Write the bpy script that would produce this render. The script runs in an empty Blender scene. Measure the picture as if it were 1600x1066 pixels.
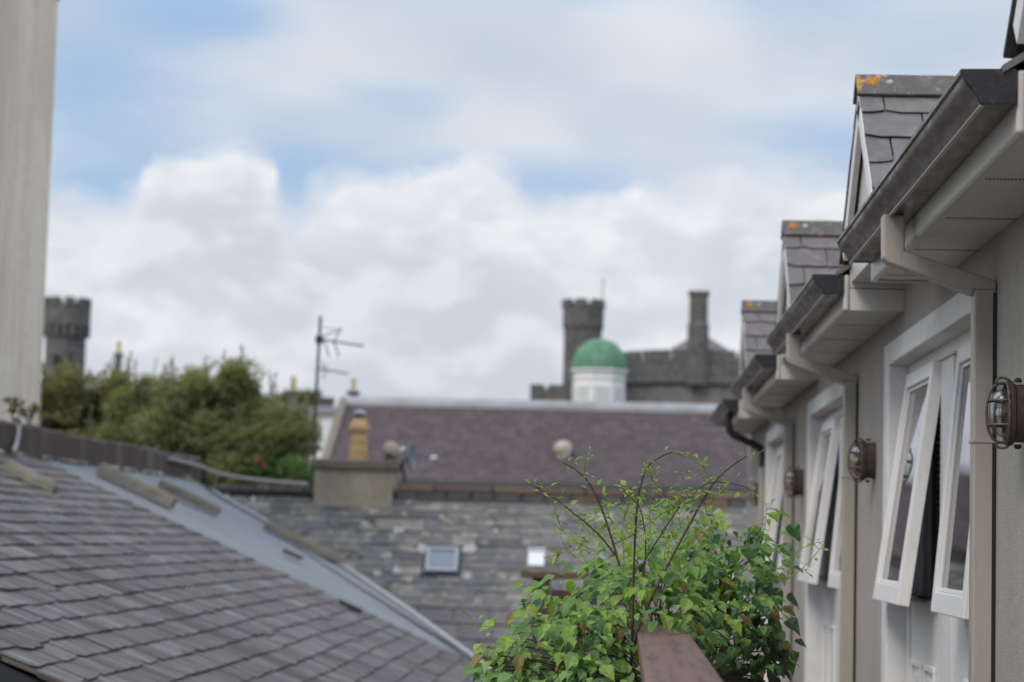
import bpy, bmesh, math, random
from mathutils import Vector, Matrix
random.seed(7)
SC = bpy.context.scene
COL = SC.collection
R_ = math.radians

# ------------------------------------------------------------------ camera
FPX = 3400.0                                   # focal length in photo pixels (1600 wide)
ROLL, PITCH, YAW = R_(1.45), R_(5.085), R_(3.0138)
FW = Vector((-math.sin(YAW)*math.cos(PITCH), math.cos(YAW)*math.cos(PITCH), math.sin(PITCH)))
_R0 = Vector((math.cos(YAW), math.sin(YAW), 0)); _U0 = _R0.cross(FW)
RT = _R0*math.cos(ROLL) + _U0*math.sin(ROLL)
UP = _U0*math.cos(ROLL) - _R0*math.sin(ROLL)
cam_d = bpy.data.cameras.new('camera'); cam = bpy.data.objects.new('camera', cam_d); COL.objects.link(cam)
cam_d.sensor_width = 36; cam_d.lens = FPX*36/1600; cam_d.clip_start = 0.05; cam_d.clip_end = 3000
M = Matrix((RT, UP, -FW)).transposed().to_4x4(); cam.matrix_world = M
cam_d.dof.use_dof = True; cam_d.dof.focus_distance = 5.8; cam_d.dof.aperture_fstop = 3.8
cam_d.dof.aperture_blades = 8
SC.camera = cam

def ray(x, y):
    d = RT*((x-800)/FPX) + UP*((533-y)/FPX) + FW
    return d/d.y
def at(x, y, Y): return ray(x, y)*Y
def onX(x, y, X): d = ray(x, y); return d*(X/d.x)
def azel(x, y):
    d = ray(x, y).normalized(); return math.atan2(d.x, d.y), math.asin(d.z)

# ------------------------------------------------------------------ node helpers
class NT:
    def __init__(s, tree): s.t = tree; s.n = tree.nodes; s.l = tree.links
    def new(s, typ, **kw):
        n = s.n.new(typ)
        for k, v in kw.items(): setattr(n, k, v)
        return n
    def put(s, sock, v):
        if isinstance(v, bpy.types.NodeSocket): s.l.new(v, sock)
        elif v is not None: sock.default_value = v
    def math(s, op, a, b=None, c=None, clamp=False):
        n = s.new('ShaderNodeMath', operation=op, use_clamp=clamp)
        for i, v in enumerate((a, b, c)):
            if v is not None: s.put(n.inputs[i], v)
        return n.outputs[0]
    def vmath(s, op, a, b=None):
        n = s.new('ShaderNodeVectorMath', operation=op); s.put(n.inputs[0], a)
        if b is not None: s.put(n.inputs[1], b)
        return n.outputs[0]
    def noise(s, vec, scale, detail=3, rough=.55, dist=0):
        n = s.new('ShaderNodeTexNoise'); s.put(n.inputs['Vector'], vec)
        n.inputs['Scale'].default_value = scale; n.inputs['Detail'].default_value = detail
        n.inputs['Roughness'].default_value = rough; n.inputs['Distortion'].default_value = dist
        return n.outputs[0]
    def mix(s, fac, a, b, mode='MIX'):
        n = s.new('ShaderNodeMix', data_type='RGBA', blend_type=mode)
        s.put(n.inputs[0], fac); s.put(n.inputs[6], col(a)); s.put(n.inputs[7], col(b)); return n.outputs[2]
    def step(s, v, a, b, lo=0, hi=1):
        n = s.new('ShaderNodeMapRange', interpolation_type='SMOOTHSTEP'); s.put(n.inputs[0], v)
        n.inputs[1].default_value = a; n.inputs[2].default_value = b
        n.inputs[3].default_value = lo; n.inputs[4].default_value = hi; return n.outputs[0]
def col(c):
    if isinstance(c, (tuple, list)) and len(c) == 3: return (*c, 1)
    return c

# ------------------------------------------------------------------ world: sky with clouds
SUN_EL, SUN_AZ = R_(46), R_(-148)               # azimuth measured from +Y towards +X
W = bpy.data.worlds.new('World'); SC.world = W; W.use_nodes = True
W.cycles.sampling_method = 'MANUAL'; W.cycles.sample_map_resolution = 512
def build_world():
    t = NT(W.node_tree); t.n.clear()
    sky = t.new('ShaderNodeTexSky', sky_type='NISHITA'); sky.sun_disc = False
    sky.sun_elevation = SUN_EL; sky.sun_rotation = SUN_AZ; sky.air_density = 1.0; sky.dust_density = .6; sky.ozone_density = 2.0
    d = t.new('ShaderNodeTexCoord').outputs['Generated']
    sx = t.new('ShaderNodeSeparateXYZ'); t.put(sx.inputs[0], d); X, Y, Z = sx.outputs
    az = t.math('ARCTAN2', X, Y); el = t.math('ARCSINE', Z)
    ds = t.vmath('MULTIPLY', d, (1, 1, 1.7))
    # cumulus bank: its upper edge follows a curve of azimuth, broken by billows
    pts = [(-200,300),(60,290),(190,288),(250,236),(345,214),(425,240),(455,300),(490,262),(560,250),(640,262),(735,228),(800,262),
           (868,312),(925,300),(1000,280),(1090,272),(1190,258),(1330,262),(1500,250),(1800,280)]
    A0, A1 = -.36, .30; E0, E1 = 0.05, .25
    fc = t.new('ShaderNodeFloatCurve'); cv = fc.mapping.curves[0]
    P = []
    for px, py in pts:
        a, e = azel(px, py); P.append(((a-A0)/(A1-A0), (e-E0)/(E1-E0)))
    cv.points[0].location = (0, P[0][1]); cv.points[1].location = (1, P[-1][1])
    for p in P: cv.points.new(*p)
    fc.mapping.update()
    t.put(fc.inputs['Value'], t.math('DIVIDE', t.math('SUBTRACT', az, A0), A1-A0, clamp=True))
    top = t.math('ADD', t.math('MULTIPLY', fc.outputs[0], E1-E0), E0)
    bil = t.noise(ds, 42, 3, .55)
    bil2 = t.noise(ds, 16, 1, .5)
    edge = t.math('ADD', top, t.math('MULTIPLY', t.math('SUBTRACT', bil, .5), .028))
    depth = t.math('SUBTRACT', edge, el)
    soft = t.step(bil2, .35, .65, .008, .030)
    ca = t.math('DIVIDE', depth, soft, clamp=True)
    # light on the billows: compare density with the density a little higher up
    up = t.vmath('ADD', ds, (-.006, 0, .022))
    b_up = t.noise(up, 20, 3, .5); b_here = t.noise(ds, 20, 3, .5)
    lit = t.step(t.math('SUBTRACT', b_here, b_up), -.10, .14)
    rim = t.step(depth, .0, .045, 1, 0)
    big = t.noise(t.vmath('ADD', ds, (3.1, 0, 0)), 9, 2, .5)
    lum = t.math('ADD', t.math('MULTIPLY', rim, .36), t.math('MULTIPLY', lit, .42))
    lum = t.math('ADD', lum, t.math('MULTIPLY', t.step(big, .35, .7), .30))
    low = t.step(el, .045, .10, -.22, 0)
    lum = t.math('ADD', lum, low, clamp=True)
    cum = t.mix(lum, (4.6, 4.95, 5.5), (7.2, 7.25, 7.35))
    # thin high layer with blue gaps
    hn = t.noise(t.vmath('MULTIPLY', d, (1, 1, 3.2)), 6.5, 4, .52)
    holes = None
    for px, py, su, sv, w in [(170,130,.050,.026,.26),(290,25,.045,.014,.26),(150,285,.05,.012,.26),(610,160,.045,.012,.2),(900,285,.05,.012,.24),(480,250,.03,.012,.16),
                              (1240,205,.05,.012,.2),(800,45,.08,.016,-.22),(560,35,.03,.014,-.16),(1000,130,.08,.03,-.10),(1180,40,.08,.02,-.06),(380,90,.05,.010,-.10),(640,215,.09,.008,-.07),(900,3,.02,.008,.2)]:
        a, e = azel(px, py)
        g = t.math('ADD', t.math('POWER', t.math('DIVIDE', t.math('SUBTRACT', az, a), su), 2), t.math('POWER', t.math('DIVIDE', t.math('SUBTRACT', el, e), sv), 2))
        g = t.math('MULTIPLY', t.math('EXPONENT', t.math('MULTIPLY', g, -1)), w)
        holes = g if holes is None else t.math('ADD', holes, g)
    ha = t.step(t.math('SUBTRACT', hn, holes), .16, .72)
    ha = t.math('MULTIPLY', ha, .93)
    hl = t.noise(t.vmath('ADD', ds, (7, 2, 0)), 10, 2, .5)
    hc = t.mix(t.step(hl, .3, .7), (4.5, 4.95, 5.65), (5.7, 5.95, 6.35))
    blue = t.mix(.85, sky.outputs[0], (2.9, 4.1, 5.9))
    c = t.mix(ha, blue, hc)
    c = t.mix(ca, c, cum)
    # an overcast sky brightens towards the zenith
    zen = t.math('MULTIPLY_ADD', t.math('MAXIMUM', t.math('SUBTRACT', Z, .22), 0), 1.9, 1.0)
    sc_ = t.new('ShaderNodeVectorMath', operation='SCALE'); t.put(sc_.inputs[0], c); t.put(sc_.inputs[3], zen); c = sc_.outputs[0]
    bg = t.new('ShaderNodeBackground'); t.put(bg.inputs[0], c); bg.inputs[1].default_value = .1
    out = t.new('ShaderNodeOutputWorld'); t.l.new(bg.outputs[0], out.inputs[0])
build_world()
sun_d = bpy.data.lights.new('sun', 'SUN'); sun = bpy.data.objects.new('sun', sun_d); COL.objects.link(sun)
sun_d.energy = 1.5; sun_d.angle = R_(22); sun_d.color = (1, .92, .82)
_sd = Vector((math.sin(SUN_AZ)*math.cos(SUN_EL), math.cos(SUN_AZ)*math.cos(SUN_EL), math.sin(SUN_EL)))
sun.rotation_euler = _sd.to_track_quat('Z', 'Y').to_euler()
VS = SC.view_settings; VS.view_transform = 'Standard'; VS.look = 'None'; VS.exposure = .40; VS.gamma = 1; VS.use_curve_mapping = False
SC.render.engine = 'CYCLES'; SC.cycles.use_denoising = True; SC.cycles.max_bounces = 5; SC.cycles.diffuse_bounces = 3; SC.cycles.glossy_bounces = 3; SC.cycles.use_adaptive_sampling = True; SC.cycles.adaptive_threshold = .025
SC.cycles.transparent_max_bounces = 8; SC.cycles.caustics_reflective = False; SC.cycles.caustics_refractive = False

# ------------------------------------------------------------------ materials
MATS = {}
def pm(name, base, rough=.6, layers=(), bump=None, metal=0, spec=.5, tint=None, transl=None, rough_var=None, moss=None):
    """layers: (scale, (sx,sy,sz), lo, hi, colour, amount) painted over base by noise in world position."""
    m = bpy.data.materials.new(name); m.use_nodes = True; t = NT(m.node_tree); t.n.clear()
    pos = t.new('ShaderNodeNewGeometry').outputs['Position']
    c = col(base)
    if tint:                                   # per-piece variation: list of colours
        at_ = t.new('ShaderNodeAttribute', attribute_name='tint').outputs['Fac']
        oi = t.new('ShaderNodeObjectInfo').outputs['Random']
        v = t.math('FRACT', t.math('ADD', at_, oi))
        cr = t.new('ShaderNodeValToRGB'); cr.color_ramp.interpolation = 'LINEAR'; t.put(cr.inputs[0], v)
        e = cr.color_ramp.elements
        while len(e) < len(tint): e.new(.5)
        for i, k in enumerate(tint): e[i].position = i/(len(tint)-1); e[i].color = col(k)
        c = cr.outputs[0]
        off = t.new('ShaderNodeCombineXYZ'); t.put(off.inputs[0], t.math('MULTIPLY', v, 37)); t.put(off.inputs[1], t.math('MULTIPLY', v, 91))
        pos2 = t.vmath('ADD', pos, off.outputs[0])
    else: pos2 = pos
    for (sc, st, lo, hi, cc, am) in layers:
        n = t.noise(t.vmath('MULTIPLY', pos2, st), sc, 4, .6)
        c = t.mix(t.step(n, lo, hi, 0, am), c, cc)
    b = t.new('ShaderNodeBsdfPrincipled'); t.put(b.inputs['Base Color'], c)
    b.inputs['Metallic'].default_value = metal; b.inputs['Specular IOR Level'].default_value = spec
    if rough_var:
        n = t.noise(t.vmath('MULTIPLY', pos2, rough_var[1]), rough_var[0], 3)
        t.put(b.inputs['Roughness'], t.step(n, .3, .7, rough-rough_var[2], rough+rough_var[2]))
    else: b.inputs['Roughness'].default_value = rough
    if bump:
        bn = t.new('ShaderNodeBump'); bn.inputs['Strength'].default_value = bump[1]; bn.inputs['Distance'].default_value = bump[2] if len(bump) > 2 else .01
        st = bump[3] if len(bump) > 3 else (1, 1, 1)
        t.put(bn.inputs['Height'], t.noise(t.vmath('MULTIPLY', pos2, st), bump[0], 4, .6)); t.l.new(bn.outputs[0], b.inputs['Normal'])
    out = t.new('ShaderNodeOutputMaterial'); sh = b.outputs[0]
    if transl:
        tr = t.new('ShaderNodeBsdfTranslucent'); t.put(tr.inputs[0], t.mix(1.0, c, transl[1], 'MULTIPLY'))
        ms = t.new('ShaderNodeMixShader'); ms.inputs[0].default_value = transl[0]
        t.l.new(sh, ms.inputs[1]); t.l.new(tr.outputs[0], ms.inputs[2]); sh = ms.outputs[0]
    t.l.new(sh, out.inputs[0]); MATS[name] = m; return m
def glass(name, rough=.02, tintc=(.9, .95, 1), gain=.9):
    m = bpy.data.materials.new(name); m.use_nodes = True; t = NT(m.node_tree); t.n.clear()
    g = t.new('ShaderNodeBsdfGlossy'); g.inputs['Roughness'].default_value = rough
    tr = t.new('ShaderNodeBsdfTransparent'); t.put(tr.inputs[0], col(tintc))
    fr = t.new('ShaderNodeFresnel'); fr.inputs[0].default_value = 1.5
    mx = t.new('ShaderNodeMixShader'); t.put(mx.inputs[0], t.math('ADD', t.math('MULTIPLY', fr.outputs[0], gain), .04, clamp=True)); t.l.new(tr.outputs[0], mx.inputs[1]); t.l.new(g.outputs[0], mx.inputs[2])
    o = t.new('ShaderNodeOutputMaterial'); t.l.new(mx.outputs[0], o.inputs[0]); MATS[name] = m

pm('render_wall', (.365, .330, .287), .88, [(3, (1, 1, .35), .4, .75, (.305, .272, .232), .75), (45, (1, 1, 1), .38, .68, (.43, .39, .345), .4), (5, (1, 1.2, .30), .52, .75, (.25, .22, .185), .35), (14, (1, 1, .6), .58, .72, (.27, .24, .205), .4), (130, (1, 1, 1), .6, .75, (.28, .25, .21), .5)], (160, .6, .008))
pm('pvc', (.53, .505, .47), .38, [(5, (1, 1, 1), .45, .8, (.47, .435, .385), .5), (25, (1, .2, 1), .55, .8, (.36, .325, .28), .4), (70, (1, 1, .25), .6, .75, (.30, .27, .23), .4)], (30, .05, .004))
pm('pipe_paint', (.36, .33, .288), .45, [(6, (1, 1, .4), .45, .8, (.28, .252, .215), .6), (40, (1, 1, .15), .56, .75, (.22, .195, .16), .45)], (60, .06, .003))
pm('soffit', (.54, .515, .48), .5, [(4, (1, .4, 1), .4, .8, (.46, .42, .37), .7), (30, (1, .5, 1), .58, .75, (.36, .32, .27), .4)])
pm('white_paint', (.72, .70, .675), .45, [(5, (1, 1, .5), .45, .8, (.58, .56, .53), .5), (50, (1, 1, .3), .6, .75, (.50, .47, .42), .4)], (40, .05, .003))
pm('surround', (.68, .665, .645), .8, [(9, (1, 1, 1), .4, .7, (.55, .54, .53), .5)], (120, .5, .008))
pm('gutter', (.062, .040, .031), .34, [(14, (.6, .12, .6), .42, .7, (.135, .094, .074), .7), (60, (.5, 1, .2), .54, .72, (.20, .165, .14), .5)], (60, .06, .002), rough_var=(20, (1, .3, 1), .10), spec=.45)
pm('gutter_lip', (.36, .33, .30), .5)
pm('gutter_cap', (.014, .014, .019), .45, [(60, (1, 1, 1), .5, .75, (.06, .06, .07), .5)], (150, .3, .003))
pm('black_metal', (.012, .012, .013), .45)
pm('dormer_slate', None, .62, [(18, (1, 1, 1), .45, .7, (.17, .155, .15), .6), (40, (1, 1, 1), .68, .76, (.42, .40, .36), .7), (16, (1, 1, 1), .69, .73, (.36, .18, .04), .75)], (50, .4, .006), tint=[(.080, .066, .062), (.135, .116, .110), (.100, .086, .084)])
pm('ridge_tile', (.085, .075, .07), .8, [(22, (1, 1, 1), .45, .7, (.15, .135, .12), .7), (9, (1, 1, 1), .62, .68, (.42, .20, .03), .9), (45, (1, 1, 1), .64, .7, (.45, .43, .38), .8)], (60, .5, .006))
pm('lichen', (.42, .19, .025), .95, [(70, (1, 1, 1), .4, .6, (.26, .11, .02), .7)], (120, .6, .004))
pm('roof_slate', None, .5, [(4.0, (.28, 2.4, 1), .40, .60, (.036, .028, .024), .75), (5.0, (.25, 3.0, 1), .55, .64, (.27, .252, .24), .7), (.35, (1, 1, 1), .35, .65, (.05, .04, .036), .4), (30, (1, 1, 1), .62, .75, (.05, .048, .032), .5)],
   (16, .25, .006, (.25, 3, 1)), tint=[(.046, .028, .020), (.088, .063, .049), (.053, .034, .026), (.185, .160, .144), (.064, .042, .032), (.112, .086, .071), (.049, .032, .025)], spec=.24, rough_var=(6, (.2, 2, 1), .10))
pm('roof_slate_dark', (.040, .028, .023), .6, [(5, (.25, 3, 1), .45, .65, (.075, .058, .05), .7)], (16, .25, .006, (.25, 3, 1)), spec=.25)
pm('roof_felt', (.165, .17, .182), .55, [(2.2, (.5, 1, 1), .35, .7, (.12, .122, .13), .8), (14, (.2, 2, 1), .5, .75, (.21, .215, .225), .5), (5, (.3, 1.5, 1), .58, .7, (.085, .08, .072), .5)], (8, .25, .01), spec=.4)
pm('lead_edge', (.27, .27, .275), .5, [(8, (1, 1, 1), .4, .7, (.22, .215, .20), .6)], (20, .2, .005))
pm('slate_edge', (.045, .042, .042), .9)  # dirt on lower slate edges, with course-line shadow painted into the dark colour
pm('moss_dark', (.035, .034, .025), .95)  # moss; on slate edges this dark colour also paints in the course shadow
pm('parapet', (.070, .047, .037), .9, [(2.0, (1, 1.2, .10), .52, .64, (.20, .155, .13), .6), (6, (1, 1, .5), .5, .7, (.04, .028, .022), .7), (9, (1, 1, 1), .6, .75, (.09, .085, .04), .5)], (25, .5, .01))
pm('mortar', (.50, .44, .35), .9, [(6, (1, 1, 1), .42, .55, (.12, .10, .09), .95)], (30, .5, .01))
pm('batten', (.245, .225, .175), .85, [(10, (.3, 1, 1), .4, .7, (.13, .115, .085), .7), (25, (1, 1, 1), .6, .75, (.37, .34, .27), .6)], (40, .4, .006))
pm('cable', (.33, .30, .28), .7)
pm('concrete', (.78, .68, .545), .85, [(1.4, (1, 1, .16), .42, .68, (.55, .465, .36), .7), (3.2, (1, 1, .12), .53, .70, (.32, .26, .185), .55), (12, (1, 1, .7), .5, .7, (.50, .42, .32), .5), (.5, (1, 1, 1), .45, .7, (.62, .50, .36), .6), (1.0, (1, 1, .25), .5, .8, (.52, .43, .31), .6), (14, (1, 1, .04), .55, .7, (.42, .35, .26), .4)], (30, .3, .01))
pm('castle_stone', (.100, .094, .090), .92, [(.35, (1, 1, 1), .35, .7, (.062, .058, .056), .8), (1.6, (1, 1, 2.2), .45, .62, (.165, .155, .145), .75), (.5, (1.5, 1.5, .2), .55, .72, (.05, .047, .045), .6)], (4, .5, .15))
pm('castle_stone_light', (.165, .152, .140), .92, [(.8, (1, 1, .5), .35, .7, (.085, .082, .084), .8), (3.0, (1, 1, 2.2), .45, .65, (.18, .172, .165), .6)], (4, .5, .15))
pm('castle_roof', (.135, .110, .115), .8, [(1.5, (1, 1, 1), .4, .7, (.10, .085, .09), .7)])
pm('purple_slate', None, .75, [(2.0, (1.5, .3, .3), .42, .68, (.125, .105, .110), .6), (.8, (1, 1, 1), .4, .7, (.05, .038, .04), .5), (5, (1, 1, 1), .66, .75, (.16, .10, .07), .6)], (8, .3, .02), tint=[(.056, .038, .040), (.083, .059, .061), (.068, .048, .049), (.100, .073, .074)], spec=.22)
pm('verdigris', (.082, .205, .115), .7, [(2, (1, 1, .4), .4, .7, (.05, .135, .08), .75), (5, (1, 1, .2), .52, .72, (.19, .31, .21), .65)])
pm('louvre_white', (.70, .69, .66), .6, [(3, (1, 1, .3), .5, .8, (.55, .53, .49), .6)])
pm('ridge_pale', (.28, .275, .28), .75, [(1.5, (1, 1, 1), .4, .7, (.20, .19, .19), .8)])
pm('stone_slate', None, .8, [(4, (1, 1, 1), .42, .62, (.12, .12, .125), .7), (5, (1, 1, 1.5), .55, .68, (.40, .355, .27), .65), (16, (1, 1, 1), .66, .74, (.55, .53, .47), .8), (9, (1, 1, 1), .3, .44, (.05, .047, .045), .0)],
   (14, .5, .015), tint=[(.075, .067, .066), (.185, .168, .148), (.105, .096, .099), (.29, .255, .20), (.12, .11, .106), (.215, .19, .157), (.085, .075, .076), (.15, .138, .142)])
pm('stone_slate_low', None, .75, [(4, (1, 1, 1), .42, .62, (.11, .10, .105), .7), (16, (1, 1, 1), .70, .76, (.4, .38, .34), .7)], (14, .5, .012), tint=[(.135, .105, .112), (.16, .13, .135), (.115, .10, .105), (.185, .15, .15)])
pm('white_lichen', (.47, .445, .40), .95, [(22, (1, 1, 1), .42, .58, (.28, .265, .24), .85)])
pm('stone_dark', (.085, .080, .082), .85, [(4, (1, 1, 1), .4, .7, (.13, .12, .115), .7)], (14, .5, .02))
pm('stone_tan', None, .9, [(6, (1, 1, 1), .4, .7, (.16, .11, .085), .6)], (14, .5, .02), tint=[(.17, .118, .088), (.12, .088, .072), (.20, .145, .108), (.10, .08, .07)])
pm('chimney_render', (.42, .36, .265), .92, [(2.2, (1, 1, .4), .4, .68, (.25, .21, .155), .75), (1.6, (1.5, 1, .5), .58, .72, (.55, .46, .33), .6), (14, (1, 1, 1), .45, .7, (.25, .22, .17), .5)], (30, .5, .012))
pm('chimney_coping', (.175, .150, .115), .92, [(5, (1, 1, 1), .4, .7, (.10, .088, .07), .7)], (30, .5, .012))
pm('buff_clay', (.52, .335, .15), .8, [(5, (1, 1, .4), .4, .7, (.38, .23, .095), .7), (9, (1, 1, 1), .6, .75, (.26, .15, .07), .5)])
pm('grey_metal', (.30, .31, .33), .45, metal=.3)
pm('aerial_metal', (.055, .055, .062), .5, metal=.3)
pm('dish_beige', (.42, .33, .285), .6, [(6, (1, 1, 1), .45, .7, (.32, .24, .20), .6)])
pm('dish_grey', (.17, .18, .205), .5)
pm('white_plastic', (.74, .74, .75), .5, [(9, (1, 1, 1), .5, .75, (.60, .59, .57), .5)])
pm('white_house', (.66, .65, .63), .8)
pm('brick_dark', (.10, .092, .09), .9, [(3, (1, 1, 1), .4, .7, (.15, .135, .125), .7)])
pm('pot_yellow', (.46, .36, .17), .8)
pm('wood_rail', (.135, .075, .052), .7, [(9, (6, .30, 6), .42, .66, (.055, .034, .027), .8), (3, (3, .5, 3), .5, .75, (.20, .13, .10), .7), (60, (1, .2, 1), .6, .75, (.25, .18, .14), .4)], (30, .3, .004, (5, .3, 5)), spec=.3)
pm('wood_post', (.072, .042, .032), .7, [(6, (4, 4, .4), .4, .7, (.045, .027, .022), .8)], (30, .3, .004))
pm('deck_wood', (.29, .25, .21), .8, [(6, (6, .3, 1), .4, .7, (.27, .225, .18), .8)])
pm('ground', (.17, .158, .14), .95, [(1, (1, 1, 1), .4, .7, (.12, .112, .09), .7)])
pm('brass', (.072, .052, .040), .68, [(40, (1, 1, 1), .4, .7, (.04, .028, .022), .8), (90, (1, 1, 1), .58, .7, (.17, .13, .095), .6)], (90, .35, .003), metal=.25)
pm('brass_cage', (.14, .112, .082), .5, [(60, (1, 1, 1), .4, .7, (.065, .05, .038), .8)], metal=.5)
pm('bulb', (.75, .73, .68), .3)
pm('blind', (.52, .51, .50), .7)
pm('interior', (.24, .23, .22), .9)
pm('handle', (.10, .10, .11), .35, metal=.8)
pm('bark', (.075, .058, .042), .9)
pm('vine_stem', (.060, .036, .027), .7, [(60, (1, 1, .3), .4, .7, (.03, .02, .015), .7)])
pm('vine_green', (.13, .20, .045), .6)
LT = (1.0, 1.15, .55)
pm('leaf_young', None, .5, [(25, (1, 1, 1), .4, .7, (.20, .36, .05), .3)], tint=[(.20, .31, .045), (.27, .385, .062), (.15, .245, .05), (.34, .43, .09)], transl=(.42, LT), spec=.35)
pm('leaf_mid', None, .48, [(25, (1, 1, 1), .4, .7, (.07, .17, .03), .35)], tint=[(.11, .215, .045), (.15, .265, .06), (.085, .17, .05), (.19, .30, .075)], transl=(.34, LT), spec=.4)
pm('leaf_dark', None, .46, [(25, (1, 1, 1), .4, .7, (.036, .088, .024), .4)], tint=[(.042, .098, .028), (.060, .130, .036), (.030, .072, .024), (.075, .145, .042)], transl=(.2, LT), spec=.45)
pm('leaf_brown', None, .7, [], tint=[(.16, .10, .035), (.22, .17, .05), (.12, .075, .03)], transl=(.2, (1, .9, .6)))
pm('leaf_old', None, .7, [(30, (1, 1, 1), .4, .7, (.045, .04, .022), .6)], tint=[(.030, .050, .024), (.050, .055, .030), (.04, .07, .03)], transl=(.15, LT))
pm('leaf_tree', None, .6, [(1.3, (1, 1, 1), .42, .66, (.23, .26, .12), .5)], tint=[(.24, .25, .10), (.31, .315, .15), (.20, .21, .09), (.36, .36, .21), (.28, .265, .10)], transl=(.46, (1, 1.05, .6)))
pm('leaf_olive', None, .6, [(2, (1, 1, 1), .56, .72, (.26, .22, .08), .4)], tint=[(.22, .225, .10), (.28, .27, .13), (.19, .195, .09), (.31, .27, .12)], transl=(.46, (1, 1, .6)))
pm('leaf_autumn', None, .6, [], tint=[(.20, .15, .035), (.14, .125, .035), (.25, .17, .045)], transl=(.3, LT))
pm('leaf_bright', None, .5, [], tint=[(.13, .22, .06), (.17, .27, .08), (.11, .18, .05)], transl=(.3, LT))
pm('petal', None, .6, [], tint=[(.42, .045, .085), (.52, .08, .14), (.34, .03, .05)], transl=(.3, (1, .7, .7)))
glass('pane_glass', .015, (.9, .95, 1), 1.5); glass('lamp_glass', .24, (.80, .78, .72), .32)

# ------------------------------------------------------------------ mesh helpers
class MB:
    def __init__(s): s.v = []; s.f = []; s.t = []; s.edge = set()
    def face(s, idx, t=0): s.f.append(tuple(idx)); s.t.append(t)
    def quad(s, a, b, c, d, t=0):
        n = len(s.v); s.v += [Vector(p) for p in (a, b, c, d)]; s.face((n, n+1, n+2, n+3), t); return s
    def box(s, x0, x1, y0, y1, z0, z1, mat=None, t=0):
        p = [Vector((x, y, z)) for z in (z0, z1) for y in (y0, y1) for x in (x0, x1)]
        if mat is not None: p = [mat @ q for q in p]
        n = len(s.v); s.v += p
        for q in ((0, 2, 3, 1), (4, 5, 7, 6), (0, 1, 5, 4), (2, 6, 7, 3), (0, 4, 6, 2), (1, 3, 7, 5)): s.face([n+i for i in q], t)
        return s
    def bar(s, a, b, w, h, up=(0, 0, 1), t=0):
        a, b = Vector(a), Vector(b); d = (b-a); L = d.length; d.normalize(); u = Vector(up); x = d.cross(u).normalized(); u = x.cross(d)
        m = Matrix((x, d, u)).transposed().to_4x4(); m.translation = a
        return s.box(-w/2, w/2, 0, L, -h/2, h/2, m, t)
    def prism(s, poly, fn, a, b, t=0):
        """poly: 2d points, fn(p, k) -> world point; extruded from a to b."""
        n = len(s.v); k = len(poly); s.v += [Vector(fn(p, a)) for p in poly] + [Vector(fn(p, b)) for p in poly]
        s.face(range(n+k-1, n-1, -1), t); s.face(range(n+k, n+2*k), t)
        for i in range(k): j = (i+1) % k; s.face((n+i, n+j, n+k+j, n+k+i), t)
        return s
    def tube(s, pts, r, n=8, closed=False, t=0, cap=True):
        pts = [Vector(p) for p in pts]; rs = r if isinstance(r, (list, tuple)) else [r]*len(pts); rings = []
        ref = Vector((.13, .21, 1)).normalized(); N = len(pts)
        for i, p in enumerate(pts):
            d = (pts[(i+1) % N]-pts[i-1]) if closed else (pts[min(i+1, N-1)]-pts[max(i-1, 0)])
            d.normalize(); x = d.cross(ref)
            if x.length < .05: x = d.cross(Vector((1, 0, 0)))
            x.normalize(); y = d.cross(x); b = len(s.v)
            s.v += [p + (x*math.cos(2*math.pi*k/n) + y*math.sin(2*math.pi*k/n))*rs[i] for k in range(n)]; rings.append(b)
        for i in range(N if closed else N-1):
            a, b = rings[i], rings[(i+1) % N]
            for k in range(n): s.face((a+k, a+(k+1) % n, b+(k+1) % n, b+k), t)
        if cap and not closed:
            s.face([rings[0]+k for k in range(n-1, -1, -1)], t); s.face([rings[-1]+k for k in range(n)], t)
        return s
    def lathe(s, prof, c, n=20, axis=None, cap=True, t=0, rot=.5):
        """prof: (r, h) pairs around axis (default +Z) at c."""
        c = Vector(c); ax = Vector(axis or (0, 0, 1)).normalized()
        x = ax.orthogonal().normalized() if axis else Vector((1, 0, 0)); y = ax.cross(x); rings = []
        for r, h in prof:
            rings.append(len(s.v)); s.v += [c + ax*h + (x*math.cos(2*math.pi*(k+rot)/n) + y*math.sin(2*math.pi*(k+rot)/n))*r for k in range(n)]
        for a, b in zip(rings, rings[1:]):
            for k in range(n): s.face((a+k, a+(k+1) % n, b+(k+1) % n, b+k), t)
        if cap: s.face([rings[0]+k for k in range(n-1, -1, -1)], t); s.face([rings[-1]+k for k in range(n)], t)
        return s
    def mesh(s, name, smooth=False):
        me = bpy.data.meshes.new(name); me.from_pydata([tuple(v) for v in s.v], [], s.f)
        if any(s.t):
            a = me.attributes.new('tint', 'FLOAT', 'FACE'); a.data.foreach_set('value', [float(x) for x in s.t])
        if s.edge: me.polygons.foreach_set('material_index', [1 if i in s.edge else 0 for i in range(len(s.f))])
        if smooth: me.polygons.foreach_set('use_smooth', [True]*len(s.f))
        me.update(); return me
    def build(s, name, m, parent=None, smooth=False, bevel=0, seg=2):
        o = bpy.data.objects.new(name, s.mesh(name, smooth)); COL.objects.link(o)
        for q in ((m,) if isinstance(m, str) else m): o.data.materials.append(MATS[q])
        adopt(o, parent)
        if bevel:
            b = o.modifiers.new('bevel', 'BEVEL'); b.width = bevel; b.segments = seg; b.limit_method = 'ANGLE'; b.angle_limit = R_(35)
        if smooth:
            bm = bmesh.new(); bm.from_mesh(o.data)
            for e in bm.edges:
                if len(e.link_faces) == 2 and e.calc_face_angle(0) > R_(34): e.smooth = False
            bm.to_mesh(o.data); bm.free()
        return o
def adopt(o, parent):
    if parent is None: return
    o.parent = parent
    if parent.type == 'EMPTY': o.matrix_parent_inverse = Matrix.Translation(-parent.location)
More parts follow.
